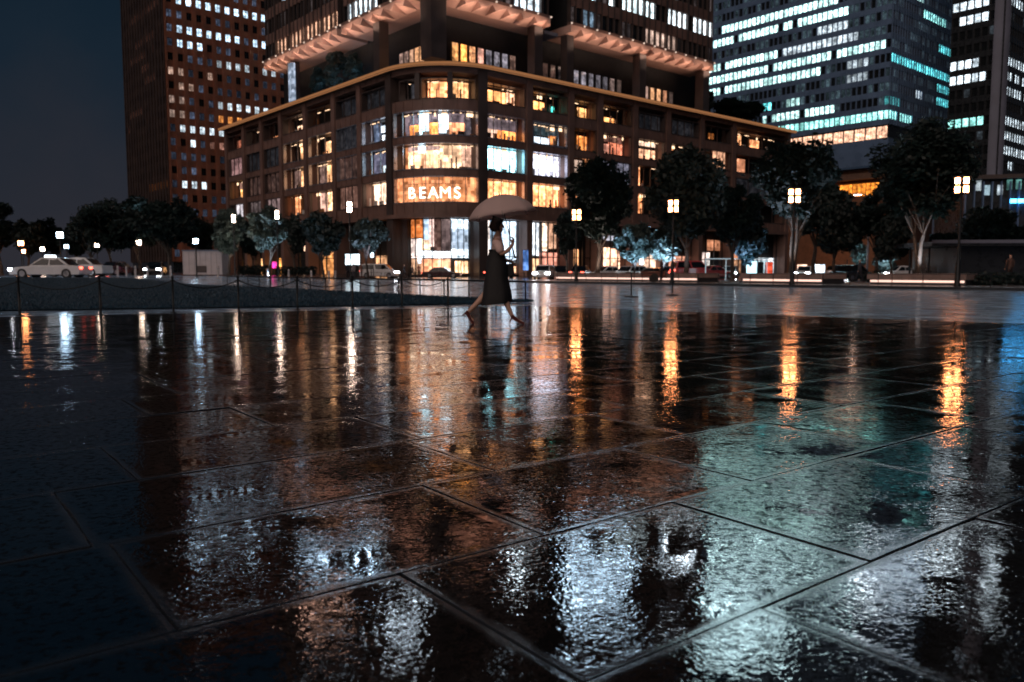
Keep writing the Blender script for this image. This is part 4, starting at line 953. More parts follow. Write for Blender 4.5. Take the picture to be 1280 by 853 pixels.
# roof garden trees
for i, (px, off, tp, hw, lb) in enumerate([(917, 3.0, 120, 33, 'round clipped tree on the podium roof at the right end'), (877, 3.0, 112, 12, 'slim shrub on the podium roof beside the last column')]):
    t0 = tR(px, off); p = MW @ Vector((t0, off, 0)); tree(px, p.y, tp, hw, lb, seed=40 + i, zbase=Z['cor1'], crown_low=.12, nlobe=18, per=170, name='roof_tree')
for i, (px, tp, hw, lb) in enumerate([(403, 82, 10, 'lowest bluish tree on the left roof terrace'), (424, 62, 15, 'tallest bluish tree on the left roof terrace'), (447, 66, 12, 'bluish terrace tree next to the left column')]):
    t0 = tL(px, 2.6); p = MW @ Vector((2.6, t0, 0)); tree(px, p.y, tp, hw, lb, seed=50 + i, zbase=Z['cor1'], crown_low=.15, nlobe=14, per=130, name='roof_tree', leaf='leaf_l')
    lamp('POINT', (p.x + 1.5, p.y - 3.0, Z['cor1'] + 1.2), 60, (.35, .65, 1), .3, name='terrace_uplight')
# uplights in the tree pits
for (px, Y, z, e_, c, tz) in [(337, 70, .4, 1100, (.55, .75, 1), 6), (290, 70.5, .4, 650, (1, .85, .75), 6), (461, 81, .5, 1100, (.6, .7, 1), 6), (400, 75, .5, 120, (.6, .7, .9), 6), (792, 76, .5, 1900, (.45, .68, 1), 5), (829, 78, .5, 2200, (.5, .72, 1), 5), (985, 56.3, .7, 170, (1, .80, .72), 6), (978, 56.5, .7, 500, (.5, .72, 1), 9),
      (1147, 48.6, .7, 90, (1, .72, .6), 5), (1155, 48.6, .7, 330, (.6, .78, 1), 7), (1072, 82, .5, 500, (.5, .8, 1), 5), (1180, 60.5, .6, 260, (1, .75, .55), 3), (1108, 82, .5, 400, (.6, .8, 1), 4), (930, 74, .5, 900, (.35, .6, 1), 5), (182, 90, 3, 1300, (.6, .8, 1), 7), (135, 98, 3, 900, (.6, .8, 1), 6), (745, 68.5, .5, 300, (1, .8, .7), 5), (857, 60.5, .5, 60, (.6, .75, 1), 6)]:
    x = (px - 640) / 1000 * Y; lamp('SPOT', (x, Y, z), e_, c, .15, (x + .2, Y + 2.2, tz), 95, .8, name='tree_uplight')

# ---- stone benches with light strips
def bench(pxa, pxb, Ya, Yb, label, zb=.09):
    pxa, pxb, Ya, Yb = pxb, pxa, Yb, Ya
    a = Vector(((pxa - 640) / 1000 * Ya, Ya, 0)); b = Vector(((pxb - 640) / 1000 * Yb, Yb, 0)); d = b - a; Ld = d.length
    t = thing('stone_bench', label, 'bench', (a.x, a.y, zb), math.atan2(d.y, d.x), 'long lit stone benches behind the kerb')
    m = MB(); m.box(0, Ld, 0, 2.4, .28, .62); bevel(m.build('seat', M['granite_bench'], t), .03)
    m = MB(); m.box(.1, Ld - .1, .25, 2.3, 0, .279); m.build('base', M['kerb'], t)
    m = MB(); m.box(.15, Ld - .15, .12, .2, .14, .26); m.build('light_strip', M['led'], t)
bench(870, 692, 54.5, 67, 'long low stone bench lit along its foot, behind the two farther lanterns')
bench(1026, 924, 46.5, 51.5, 'low stone bench lit along its foot, under the forked pale trunk')
bench(1206, 1082, 41.5, 45.5, 'low stone bench lit along its foot, left of the nearest lantern')

# ---- thin railing along the kerb
ra = LP[0] + ln * 1.7 - ld * 30
for k in range(11):
    p = ra + ld * (8.2 * k); t = thing('kerb_railing', 'thin grey post-and-rail panel in the railing along the kerb', 'railing', (p.x, p.y, .09), math.atan2(ld.y, ld.x), 'railing panels along the kerb')
    for q in range(6):
        m = MB(); m.tube((.3 + q * 1.5, 0, 0), (.3 + q * 1.5, 0, .62), .02, n=6); m.build('post', M['iron'], t)
    m = MB(); m.tube((.3, 0, .6), (7.8, 0, .6), .016, n=6); m.tube((.3, 0, .33), (7.8, 0, .33), .01, n=6); m.build('rail', M['iron'], t)

# ---- chain posts along the lawn front
cp = [(25, 395), (126, 393.5), (217, 391.5), (298.5, 389.5), (372, 388), (441, 386), (502.5, 384.5), (560, 383)]
CPp = [G(*q) for q in cp]; CPp = [CPp[0] * 2 - CPp[1]] + CPp
pm = None
for p in CPp:
    t = thing('chain_post', 'slim dark post carrying the sagging chain along the lawn front', 'post', (p.x, p.y, 0), 0, 'chain posts along the lawn')
    if pm is None:
        m = MB(); m.lathe([(.07, 0), (.07, .015), (.024, .02), (.022, .70), (.03, .71), (.03, .74), (.012, .755)], 10); pm = m.build('shaft', M['iron'], t).data
        m = MB(); m.tube((-.05, 0, .66), (.05, 0, .66), .01, n=6); pm2 = m.build('eyelet', M['iron'], t).data
    else: inst(pm, 'shaft', t, (0, 0, 0)); inst(pm2, 'eyelet', t, (0, 0, 0))
for a, b in zip(CPp, CPp[1:]):
    m = MB(); pv = None
    for k in range(17):
        s = k / 16; q = a.lerp(b, s) + Vector((0, 0, .66 - .16 * 4 * s * (1 - s)))
        if pv is not None: m.tube(pv, q, .011, n=5)
        pv = q
    tag(m.build('chain', M['iron']), 'dark chain sagging between two posts along the lawn front', 'chain', 'chains along the lawn')

# ---- low guard rail along the lawn's far edge
gx = [284, 310, 324, 338, 354, 372, 388, 407, 427, 450, 473, 498, 525, 555, 586, 620, 657]
ga, gb = G(284, 358.2), G(657, 377.8)
t = thing('guard_rail', 'low dark guard rail with thin uprights behind the lawn', 'railing', (ga.x, ga.y, 0)); pts = []
gd = (gb - ga).normalized()
for px in gx:
    k = (px - 640) / 1000 * .9975; s = (k * ga.y - ga.x) / (gd.x - k * gd.y); pts.append(gd * s)
pts[-1].y -= 0.0
for q in pts:
    m = MB(); m.tube(q, q + Vector((0, 0, .56)), .022, n=8); m.lathe([(.05, 0), (.05, .012), (.02, .014)], 8, (q.x, q.y)); m.build('post', M['iron'], t)
m = MB(); m.tube(pts[0] + Vector((0, 0, .56)), pts[-1] + Vector((0, 0, .56)), .028, n=8); m.build('top_rail', M['iron'], t)
for i, (a, b) in enumerate(zip(pts, pts[1:])):
    m = MB(); pv = None
    for k in range(9):
        s = k / 8; q = a.lerp(b, s) + Vector((0, 0, .42 - .1 * 4 * s * (1 - s)))
        if pv is not None: m.tube(pv, q, .008, n=5)
        pv = q
    m.build('cable', M['iron'], t)

# ---- stanchions on the paving
for px, py, lb in ((789, 371.5, 'slim stanchion on a round base, left of the pedestrian'), (840.5, 369.5, 'slim stanchion on a round base, in line with the lamp beside the pedestrian')):
    p = G(px, py); t = thing('stanchion', lb, 'stanchion', (p.x, p.y, 0), 0, 'stanchions on the pale paving')
    m = MB(); m.lathe([(.24, 0), (.24, .02), (.2, .035), (.03, .05)], 20); m.build('base_plate', M['iron'], t)
    m = MB(); m.lathe([(.02, .04), (.02, .76), (.032, .77), (.032, .80)], 10); m.build('pole', M['iron'], t)

# ---- low dark pavilion at the right
Yp = 54; xa = W(1157, 300, Yp).x; t = thing('station_pavilion', 'low dark flat-roofed entrance pavilion with a pale roof edge', 'pavilion', (xa, Yp, 0.05), R(-4))
zr = W(1200, 304, Yp).z; 
m = MB(); m.box(0, 24, -1.0, 8, zr - .28, zr + .02); m.build('roof', M['black_clad'], t)
m = MB(); m.box(-.02, 24, -1.06, -1.002, zr - .1, zr + .06); m.box(-.05, 23.9, -1.05, -1.0, zr + .062, zr + .12); m.build('roof_edge', M['pier'], t)
m = MB(); m.box(2.3, 24, 0, 7.5, .25, zr - .29); m.build('wall', M['black_clad'], t)
m = MB(); m.box(2.1, 24, -.4, 7.6, 0, .25); m.build('plinth', M['granite_bench'], t)
for k in range(2):
    m = MB(); m.box(.25 + k * 1.3, .35 + k * 1.3, 3, 3.1, 0, zr - .281); m.build('column', M['iron'], t)

# ---- hedge by the pavilion and hedges under the left trees
def hedge(pxa, pxb, Y, h, label, seed):
    xa, xb = (pxa - 640) / 1000 * Y, (pxb - 640) / 1000 * Y; r = random.Random(seed); m = MB(); z0 = HG(xa, Y)
    for _ in range(int((xb - xa) * 260)):
        p = Vector((r.uniform(0, xb - xa), r.gauss(0, .3), h * r.random() ** .7 * (0.8 + .25 * math.sin(r.random() * 9)))); u_ = Vector((r.gauss(0, 1), r.gauss(0, 1), r.gauss(0, 1))).normalized(); w_ = u_.orthogonal().normalized() * .07; u_ = u_ * .12
        m.add([p - u_, p + w_, p + u_, p - w_], [(0, 1, 2, 3)])
    o = m.build('hedge', M['leaf'], None, (xa, Y, z0)); tag(o, label, 'hedge')
hedge(1206, 1284, 42.5, .75, 'low dark hedge beside the nearest lantern, before the pavilion', 1)
hedge(300, 338, 82, 1.0, 'dark hedge under the pale lit tree right of the hoarding', 2)
hedge(345, 396, 84, .9, 'dark hedge beside the magenta sign', 3)
hedge(1075, 1100, 62, .8, 'low dark hedge at the foot of the curved road light', 4)

# ---- cars
def car(px_c, Y, L_, H_, paint, label, flip=False, rz=0.0, kind='saloon', lights=True, zb=None, tails=True):
    x = (px_c - 640) / 1000 * Y; z0 = (HG(x, Y) if zb is None else zb) - 0.02
    t = thing('parked_car' if not lights else 'car', label, 'car', (x, Y, z0), rz + (math.pi if flip else 0), 'cars on the road')
    hb = H_ * .60; W_ = .86
    if kind == 'saloon':
        low = [(-L_/2, .32), (-L_/2 - .02, .5), (-L_/2 + .05, hb * .96), (-L_*.28, hb * 1.02), (L_*.16, hb), (L_*.40, hb * .88), (L_/2 - .06, hb * .74), (L_/2, .5), (L_/2 - .05, .25), (-L_/2 + .1, .25)]
        cab = [(-L_*.34, hb), (-L_*.2, H_ * .97), (-L_*.05, H_), (L_*.06, H_ * .97), (L_*.22, hb * .98)]
    else:
        low = [(-L_/2, .3), (-L_/2 - .02, .55), (-L_/2, hb), (L_*.25, hb), (L_*.42, hb * .86), (L_/2 - .03, hb * .66), (L_/2, .5), (L_/2 - .05, .25), (-L_/2 + .1, .25)]
        cab = [(-L_/2 + .02, hb), (-L_*.44, H_ * .95), (-L_*.38, H_), (L_*.12, H_), (L_*.2, H_ * .96), (L_*.36, hb * .95)]
    m = MB(); m.prism(low, -W_, W_)
    n = len(cab); ins = .16
    vs = [(x_, -W_ + .03 + (ins if z_ > hb * 1.05 else 0), z_) for x_, z_ in cab] + [(x_, W_ - .03 - (ins if z_ > hb * 1.05 else 0), z_) for x_, z_ in cab]
    m.add(vs, [tuple(range(n)), tuple(range(2 * n - 1, n - 1, -1))] + [(i, n + i, n + (i + 1) % n, (i + 1) % n) for i in range(n)])
    b = m.build('body', M[paint], t, fix=True); bevel(b, .05, 2)
    # side windows, split by pillars
    xs_ = [q[0] for q in cab]; lo_x, hi_x = cab[0][0] + .18, cab[-1][0] - .22
    tx0, tx1 = cab[1][0] + .12, cab[-2][0] - .1
    for sgn_ in (-1, 1):
        for (f0, f1) in ((.0, .47), (.52, 1.0)):
            a0, a1 = lo_x + (hi_x - lo_x) * f0, lo_x + (hi_x - lo_x) * f1; b0, b1 = tx0 + (tx1 - tx0) * f0, tx0 + (tx1 - tx0) * f1
            zb_, zt_ = hb + .05, H_ * .93; yb = sgn_ * (W_ - .015); yt = sgn_ * (W_ - .03 - ins + .02)
            mm_ = MB(); p = [(a0, yb, zb_), (a1, yb, zb_), (b1, yt, zt_), (b0, yt, zt_)]; q = [(v[0], v[1] - sgn_ * .03, v[2]) for v in p]; mm_.hexa(p + q); mm_.build('side_window', M['glass'], t, fix=True)
    for (i0, i1, nm) in ((n - 2, n - 1, 'windscreen'), (0, 1, 'rear_window')):
        (xa_, za_), (xb_, zb2) = cab[i0], cab[i1]
        d = Vector((xb_ - xa_, 0, zb2 - za_)).normalized(); nn = Vector((-d.z, 0, d.x)) * .015
        pa, pb = Vector((xa_, 0, za_)) + d * .06 + nn, Vector((xb_, 0, zb2)) - d * .08 + nn
        mm_ = MB(); hw_ = W_ - ins - .06; p = [pa + Vector((0, -hw_, 0)), pa + Vector((0, hw_, 0)), pb + Vector((0, hw_ + .04, 0)), pb + Vector((0, -hw_ - .04, 0))]; mm_.hexa(p + [v - nn * 2 for v in p]); mm_.build(nm, M['glass'], t, fix=True)
    rw = .33
    for sx in (-.31, .31):
        for sy in (-1, 1):
            mm_ = MB(); mm_.tube((sx * L_, sy * (W_ - .2), rw), (sx * L_, sy * (W_ + .015), rw), rw, n=20); wh_ = mm_.build('wheel', M['rubber'], t)
            mm_ = MB(); mm_.tube((sx * L_, sy * (W_ - .05), rw), (sx * L_, sy * (W_ + .025), rw), rw * .62, n=14); mm_.build('rim', M['rim'], wh_)
    for sy in (-1, 1):
        if lights:
            mm_ = MB(); mm_.box(L_/2 - .2, L_/2 + .01, min(sy * .45, sy * (W_ + .012)), max(sy * .45, sy * (W_ + .012)), hb * .62, hb * .62 + .16); mm_.build('headlight', M['head'], t)
        if tails:
            mm_ = MB(); mm_.box(-L_/2 - .04, -L_/2 + .1, sy * .64 - .16, sy * .64 + .16, hb * .74, hb * .74 + .16); mm_.build('tail_light', M['tail'], t)
    return t
c1_ = car(66, 56, 4.9, 1.45, 'white_paint', 'white saloon with bright headlights beyond the lawn at the left', flip=True, zb=.37)
mm_ = MB(); mm_.prism([(-.35, 1.44), (-.3, 1.6), (.3, 1.6), (.35, 1.44)], -.14, .14); mm_.build('roof_sign', emat('taxi_roof_light', (.8, .9, 1), 3), c1_)
car(100, 62, 4.6, 1.5, 'white_paint', 'second white car partly hidden behind the white saloon', flip=True, lights=False, tails=False)
car(475, 98, 4.5, 1.75, 'white_paint', 'white people carrier with its headlights on, left of the corner shop', kind='van', rz=R(-6))
car(553, 98, 4.7, 1.35, 'dark_paint', 'dark maroon saloon with red tail lights before the corner shopfront', lights=False, rz=R(-4))
car(680, 84, 4.5, 1.5, 'white_paint', 'oncoming car with dazzling headlights right of the walking woman', rz=R(-100), kind='van')
car(700, 92, 4.5, 1.5, 'black_paint', 'black car just right of the dazzling oncoming car', rz=R(-80), lights=False)
car(757, 88, 4.6, 1.4, 'white_paint', 'white saloon under the large tree beside the lit flower display', rz=R(-150), tails=False)
car(788, 84, 4.4, 1.4, 'white_paint', 'white hatchback half hidden behind the brown barrow', rz=R(-130), kind='van', tails=False)
car(864, 88, 4.4, 2.0, 'red_paint', 'red van with glowing tail lights left of the bus shelter', kind='van', rz=R(10), lights=False)
car(893, 92, 4.3, 1.5, 'red_paint', 'red car with tail lights seen through the bus shelter glass', rz=R(20), lights=False)
car(1065, 66, 4.0, 1.4, 'black_paint', 'black car parked under the low tree by the road light', rz=R(30), lights=False, tails=False)

car(726, 86, 4.5, 1.45, 'black_paint', 'black car with red tail lights behind the farthest lantern post', rz=R(72), lights=False)
car(838, 94, 4.5, 1.45, 'dark_paint', 'maroon car with red tail lights left of the red van', rz=R(60), lights=False)
car(912, 96, 4.4, 1.5, 'white_paint', 'white car with headlights behind the bus shelter panel', rz=R(-110), kind='van')
car(1005, 92, 4.5, 1.45, 'white_paint', 'white car with headlights behind the second lantern post', rz=R(-120))
car(1045, 98, 4.5, 1.6, 'black_paint', 'black van with headlights under the orange lobby', rz=R(-100), kind='van')
car(1120, 88, 4.5, 1.45, 'white_paint', 'white saloon passing behind the tall lit tree trunk', rz=R(-160), tails=False)
car(625, 92, 4.4, 1.45, 'black_paint', 'black car with red tail lights half hidden behind the walking woman', rz=R(60), lights=False)
car(150, 84, 4.5, 1.45, 'dark_paint', 'maroon car with red tail lights beyond the bollards', rz=R(75), lights=False)
car(196, 92, 4.5, 1.5, 'black_paint', 'black car with headlights beyond the bollards', rz=R(-75))

# ---- bus shelter
Y = 80; xa, xb = (881 - 640) / 1000 * Y, (954 - 640) / 1000 * Y; hs = W(920, 323, Y).z
t = thing('bus_shelter', 'glass bus shelter with white lit frame and panel, before the bluish tree', 'bus shelter', (xa, Y, 0), R(-8)); Lb = (xb - xa) / math.cos(R(8))
lit_w = emat('shelter_frame_glow', (.7, .9, 1), .25)  # posts and roof edge glow by emission: light on the frame put into the material
m = MB(); m.box(-.1, Lb + .1, -.2, 1.6, hs - .12, hs); m.build('roof', M['metal_l'], t)
m = MB(); m.box(-.05, Lb + .05, -.26, -.205, hs - .1, hs - .02); m.build('roof_edge_glow', lit_w, t)
for k in range(4):
    m = MB(); x = Lb * k / 3; m.box(x - .04, x + .04, -.04, .04, 0, hs - .121); m.build('post', lit_w, t)
gl = NT('shelter_glass'); a_ = gl.n('ShaderNodeBsdfTransparent'); b_ = gl.n('ShaderNodeBsdfGlossy'); mx = gl.n('ShaderNodeMixShader'); mx.inputs[0].default_value = .12; a_.inputs[0].default_value = (.85, .95, .97, 1); b_.inputs['Roughness'].default_value = .05
gl.l(a_.outputs[0], mx.inputs[1]); gl.l(b_.outputs[0], mx.inputs[2]); gl.l(mx.outputs[0], gl.out.inputs[0])
for k in range(3):
    m = MB(); m.box(Lb * k / 3 + .08, Lb * (k + 1) / 3 - .08, -.012, .012, .3, hs - .2); m.build('glass_panel', gl.mat, t)
m = MB(); m.box(Lb * .70, Lb * .86, .9, 1.0, .4, hs - .3); m.build('lit_panel', emat('shelter_poster_light', (.6, .9, 1), 1.6), t)
m = MB(); m.box(Lb * .88, Lb * .97, .9, 1.0, .2, hs - .35); m.build('dark_panel', M['iron'], t)
m = MB(); m.box(.4, Lb * .6, .8, 1.2, .42, .48); m.build('seat', M['metal_l'], t)

# ---- pale site hoarding, signs, bollards, barrow
Y = 74; xa, xb = (231 - 640) / 1000 * Y, (279 - 640) / 1000 * Y; zh = W(255, 314, Y).z; zg = HG(xa, Y)
t = thing('site_cabin', 'pale panelled site cabin behind the cool white lamp', 'cabin', (xa, Y, zg)); Ls = xb - xa
m = MB(); m.box(0, Ls, 0, 2.2, .1, zh - zg); 
for k in range(8): m.box(Ls * k / 7 - .03, Ls * k / 7 + .03, -.04, -.002, .12, zh - zg - .05)
m.build('wall', pmat('pale_panel', (.5, .42, .40), .6, vary=.12), t, fix=True)
m = MB(); m.box(-.08, Ls + .08, -.1, 2.3, zh - zg, zh - zg + .1); m.build('roof', M['pier'], t)
m = MB(); m.box(Ls * .35, Ls * .6, -.05, -.003, .3, .9); m.build('notice_panel', M['stone_d'], t)

def sign(px, pyt, pyb, w_px, Y, col, st, name, label, foot=None, face_mat=None):
    x = (px - 640) / 1000 * Y; zt_, zb_ = W(px, pyt, Y).z, W(px, pyb, Y).z; z0 = HG(x, Y); w_ = w_px * Y / 1000 / 2
    t = thing(name, label, 'sign', (x, Y, z0))
    m = MB(); m.box(-w_ - .05, w_ + .05, -.06, .1, zb_ - z0 - .05, zt_ - z0 + .05)
    for s in (-1, 1): m.box(s * w_ * .7 - .04, s * w_ * .7 + .04, 0, .08, 0, zb_ - z0 - .05)
    m.build('frame', M['iron'], t, fix=True)
    m = MB(); m.box(-w_, w_, -.075, -.062, zb_ - z0, zt_ - z0); p = m.build('lit_panel', M['shop'], t); p.color = (*col, st / 4)
sign(437, 318, 331, 8, 86, (.75, .92, 1), 2.2, 'lit_sign', 'white lit sign board left of the lamp post by the people')
sign(446, 318, 331, 8.5, 86, (.78, .92, 1), 2.2, 'lit_sign', 'white lit sign board right of the lamp post by the people')
sign(466, 316, 322, 4, 95, (.7, .9, 1), 2.2, 'lit_sign', 'small white lit sign above the people carrier roof')
sign(344.5, 327.5, 335.5, 5.5, 92, (1, .06, .45), .8, 'lit_sign', 'magenta glowing sign under the dark trees')
sign(1187, 327, 339, 8, 58, (.1, .75, .9), 1.6, 'lit_sign', 'cyan glowing sign left of the nearest lantern post')
sign(947, 305, 311, 8, 96, (1, .35, .55), 1.5, 'lit_sign', 'pinkish glowing sign in the bluish tree above the bus shelter')
sign(1023, 331, 341, 12, 96, (.75, .9, 1), 1.4, 'lit_sign', 'white lit board behind the low tree, right of the second lantern')
sign(1001, 331, 340, 12, 98, (1, .7, .55), 1.0, 'lit_sign', 'warm lit board just right of the second lantern post')
sign(960, 328, 344, 8, 94, (1, .15, .06), .5, 'lit_sign', 'reddish glowing panel between the shelter and the forked trunk')
sign(1066, 338, 345, 9, 90, (.85, .92, .95), 1.3, 'lit_sign', 'white lit board at the foot of the slim lit tree')
sign(657, 313, 338, 6.5, 104, (.12, .28, .6), .5, 'banner', 'blue upright banner right of the walking woman')
sign(801, 320, 331, 5, 94, (.6, .85, 1), 1.8, 'lit_sign', 'small pale blue lit board under the small bluish tree')
# traffic light
Y = 86; x = (1057 - 640) / 1000 * Y; t = thing('traffic_light', 'traffic light showing green by the curved road light', 'traffic light', (x, Y, 0)); zt_ = W(1057, 334, Y).z
m = MB(); m.tube((0, 0, 0), (0, 0, zt_ + .8), .06, n=8); m.build('post', M['iron'], t)
m = MB(); m.box(-.6, .6, -.1, .1, zt_ - .22, zt_ + .22); m.build('housing', M['iron'], t)
m = MB(); m.tube((.35, -.13, zt_), (.35, -.102, zt_), .15, n=14); m.build('green_light', emat('green_signal_light', (.1, 1, .7), 6), t)
for lx in (-.35, 0):
    m = MB(); m.tube((lx, -.13, zt_), (lx, -.102, zt_), .15, n=14); m.build('unlit_lens', M['glass'], t)
# bollards
bme = None
for px, Y in ((149, 70), (171, 72), (186, 74), (215, 68), (274, 66), (335.5, 70), (362, 72), (390, 72), (412, 74), (420, 76), (204, 78), (160, 76)):
    x = (px - 640) / 1000 * Y; t = thing('bollard', 'pale waist-high bollard along the road edge left of the people carrier', 'bollard', (x, Y, HG(x, Y)), 0, 'pale bollards along the road')
    if bme is None:
        m = MB(); m.lathe([(.09, -.03), (.085, .8), (.07, .88), (.03, .9)], 12); bme = m.build('shaft', pmat('bollard_paint', (.5, .45, .43), .5), t).data
        m = MB(); m.lathe([(.092, .62), (.092, .7)], 12); bm2 = m.build('band', M['metal_l'], t).data
    else: inst(bme, 'shaft', t, (0, 0, 0)); inst(bm2, 'band', t, (0, 0, 0))
# brown barrow beside the pedestrian
Y = 57; xa = (790 - 640) / 1000 * Y; t = thing('barrow', 'brown wooden barrow with a dark cover, left of the standing pedestrian', 'barrow', (xa, Y, .08), R(-4))
m = MB(); m.box(.6, 2.3, -.4, .4, .38, .75); bevel(m.build('box', pmat('brown_wood', (.14, .05, .035), .6), t), .03)
m = MB(); m.prism([(.55, .752), (.9, 1.0), (2.0, 1.02), (2.35, .752)], -.45, .45); bevel(m.build('cover', M['black_paint'], t), .05)
for s in (-.42, .42):
    m = MB(); m.tube((.7, s, .6), (-.5, s, .68), .03, n=8); m.build('handle', M['bark'], t)
    m = MB(); m.tube((1.5, s - .04, .3), (1.5, s + .04, .3), .3, n=18); m.build('wheel', M['rubber'], t)

# ================================================================== PEOPLE
def skin_mesh(name, nodes, edges, sub=2, root=0):
    """nodes: list of (pos, (rx, ry)); grown with a Skin modifier and baked to one continuous mesh"""
    me_ = bpy.data.meshes.new(name); me_.from_pydata([n[0] for n in nodes], edges, [])
    o = link(bpy.data.objects.new(name, me_)); md = o.modifiers.new('skin', 'SKIN'); md.branch_smoothing = .4
    lay = me_.skin_vertices[0].data
    for i, n_ in enumerate(nodes): lay[i].radius = n_[1]; lay[i].use_root = (i == root)
    s_ = o.modifiers.new('sub', 'SUBSURF'); s_.levels = sub; s_.render_levels = sub
    dg = bpy.context.evaluated_depsgraph_get(); out = bpy.data.meshes.new_from_object(o.evaluated_get(dg)); bpy.data.objects.remove(o)
    for p in out.polygons: p.use_smooth = True
    out.name = name; return out
def hand_chain(nodes, edges, wrist_i, base, dirv, side, sc_=1.0, curl=.5):
    """palm and five unequal bent fingers from the wrist node"""
    d = Vector(dirv).normalized(); s = Vector(side).normalized(); n_ = d.cross(s)
    palm = Vector(base) + d * .045 * sc_; pi = len(nodes); nodes.append((palm, (.032 * sc_, .016 * sc_))); edges.append((wrist_i, pi))
    for k, (off, ln_) in enumerate(((-.030, .062), (-.010, .072), (.011, .068), (.030, .052))):
        a = palm + d * .038 * sc_ + s * off * sc_; b = a + (d * (1 - curl * .5) + n_ * curl * .6) * ln_ * .5 * sc_; c_ = b + (d * (1 - curl) + n_ * curl * 1.1) * ln_ * .5 * sc_
        i = len(nodes); nodes += [(a, (.0095 * sc_, .0095 * sc_)), (b, (.0085 * sc_, .0085 * sc_)), (c_, (.007 * sc_, .007 * sc_))]; edges += [(pi, i), (i, i + 1), (i + 1, i + 2)]
    a = palm - s * .034 * sc_ - d * .01 * sc_ + n_ * .012; b = a + (d * .7 - s * .4 + n_ * .5).normalized() * .035 * sc_
    i = len(nodes); nodes += [(a, (.011 * sc_, .011 * sc_)), (b, (.009 * sc_, .009 * sc_))]; edges += [(pi, i), (i, i + 1)]
    return palm

M['skin'] = pmat('warm_skin', (.62, .37, .27), .5, vary=.06)
M['blouse'] = pmat('pale_pink_blouse', (.92, .64, .58), .7, vary=.08, scale=8)
M['skirt'] = pmat('black_skirt_cloth', (.016, .015, .016), .75, vary=.3, scale=6, bump=.2)
M['hair'] = pmat('dark_hair', (.02, .014, .011), .45, vary=.4, scale=30)
M['shoe'] = pmat('dark_red_shoe', (.10, .022, .018), .3)
M['leather'] = pmat('black_leather', (.014, .013, .014), .35)

PX, PY = -0.27, 12.9
wroot = thing('person', 'woman in pink blouse and long black skirt walking in heels with a raised arm', 'person', (PX, PY, 0)); wroot.scale = (1.03, 1.03, 1.03)
def V(*a): return Vector(a)
nodes = [(V(.02, 0, .90), (.125, .105)), (V(.03, 0, 1.03), (.105, .09)), (V(.035, 0, 1.17), (.115, .095)), (V(.03, 0, 1.30), (.10, .12)), (V(.035, 0, 1.385), (.05, .052)), (V(.05, 0, 1.43), (.046, .047)),
         (V(.055, 0, 1.475), (.074, .066)), (V(.05, 0, 1.55), (.088, .074)), (V(.045, 0, 1.60), (.062, .056)),
         # head details: chin and nose
         (V(.118, 0, 1.44), (.022, .024)), (V(.150, 0, 1.495), (.011, .012))]
edges = [(0, 1), (1, 2), (2, 3), (3, 4), (4, 5), (5, 6), (6, 7), (7, 8), (6, 9), (7, 10)]
def add(prev, pos, r):
    nodes.append((V(*pos), r)); edges.append((prev, len(nodes) - 1)); return len(nodes) - 1
# front leg (her right, nearer the camera) and rear leg pushing off
i = add(0, (.06, -.075, .80), (.088, .088)); i = add(i, (.130, -.085, .48), (.056, .058)); i = add(i, (.195, -.085, .28), (.046, .046)); i = add(i, (.275, -.085, .105), (.029, .031)); i = add(i, (.345, -.085, .058), (.030, .030)); i = add(i, (.425, -.085, .022), (.026, .034))
i = add(0, (-.02, .075, .80), (.088, .088)); i = add(i, (-.13, .085, .50), (.056, .058)); i = add(i, (-.275, .085, .33), (.050, .048)); i = add(i, (-.445, .085, .165), (.029, .031)); i = add(i, (-.405, .085, .085), (.030, .030)); i = add(i, (-.345, .085, .028), (.026, .034))
# near arm raised with the umbrella shaft
i = add(3, (.03, -.165, 1.29), (.052, .05)); sh_ = i; i = add(i, (.10, -.185, 1.075), (.042, .041)); i = add(i, (.20, -.16, 1.14), (.035, .034)); wr = add(i, (.275, -.11, 1.235), (.024, .026))
hb_ = hand_chain(nodes, edges, wr, (.278, -.105, 1.24), (.10, .25, 1.0), (0.25, 1, -.2), 1.0, .9)
# far arm bent forward with the bag
i = add(3, (.03, .165, 1.29), (.052, .05)); i = add(i, (.06, .19, 1.04), (.042, .041)); wl_ = add(i, (.21, .12, .98), (.026, .028))
hand_chain(nodes, edges, wl_, (.215, .115, .978), (1, -.3, -.2), (0, .6, -1), 1.0, .8)
bme_ = skin_mesh('body', nodes, edges, 2, 0); bme_.materials.append(M['skin']); inst(bme_, 'body', wroot, (0, 0, 0))
# eyes, mouth
for sy in (-1, 1):
    m = MB(); m.lathe([(.001, -.006), (.008, -.003), (.008, .003), (.001, .006)], 8); e_ = m.build('eye', M['hair'], wroot, (.127, sy * .03, 1.525))
m = MB(); m.box(.130, .136, -.018, .018, 1.459, 1.465); m.build('mouth', pmat('lip_red', (.35, .1, .09), .5), wroot)
# hair: cap with a low bun at the nape
hn = [(V(.035, 0, 1.615), (.082, .082)), (V(.012, 0, 1.56), (.100, .092)), (V(-.012, 0, 1.49), (.082, .082)), (V(-.02, 0, 1.425), (.05, .055))]
hm_ = skin_mesh('hair', hn, [(0, 1), (1, 2), (2, 3)], 2, 1); hm_.materials.append(M['hair']); inst(hm_, 'hair', wroot, (0, 0, 0))
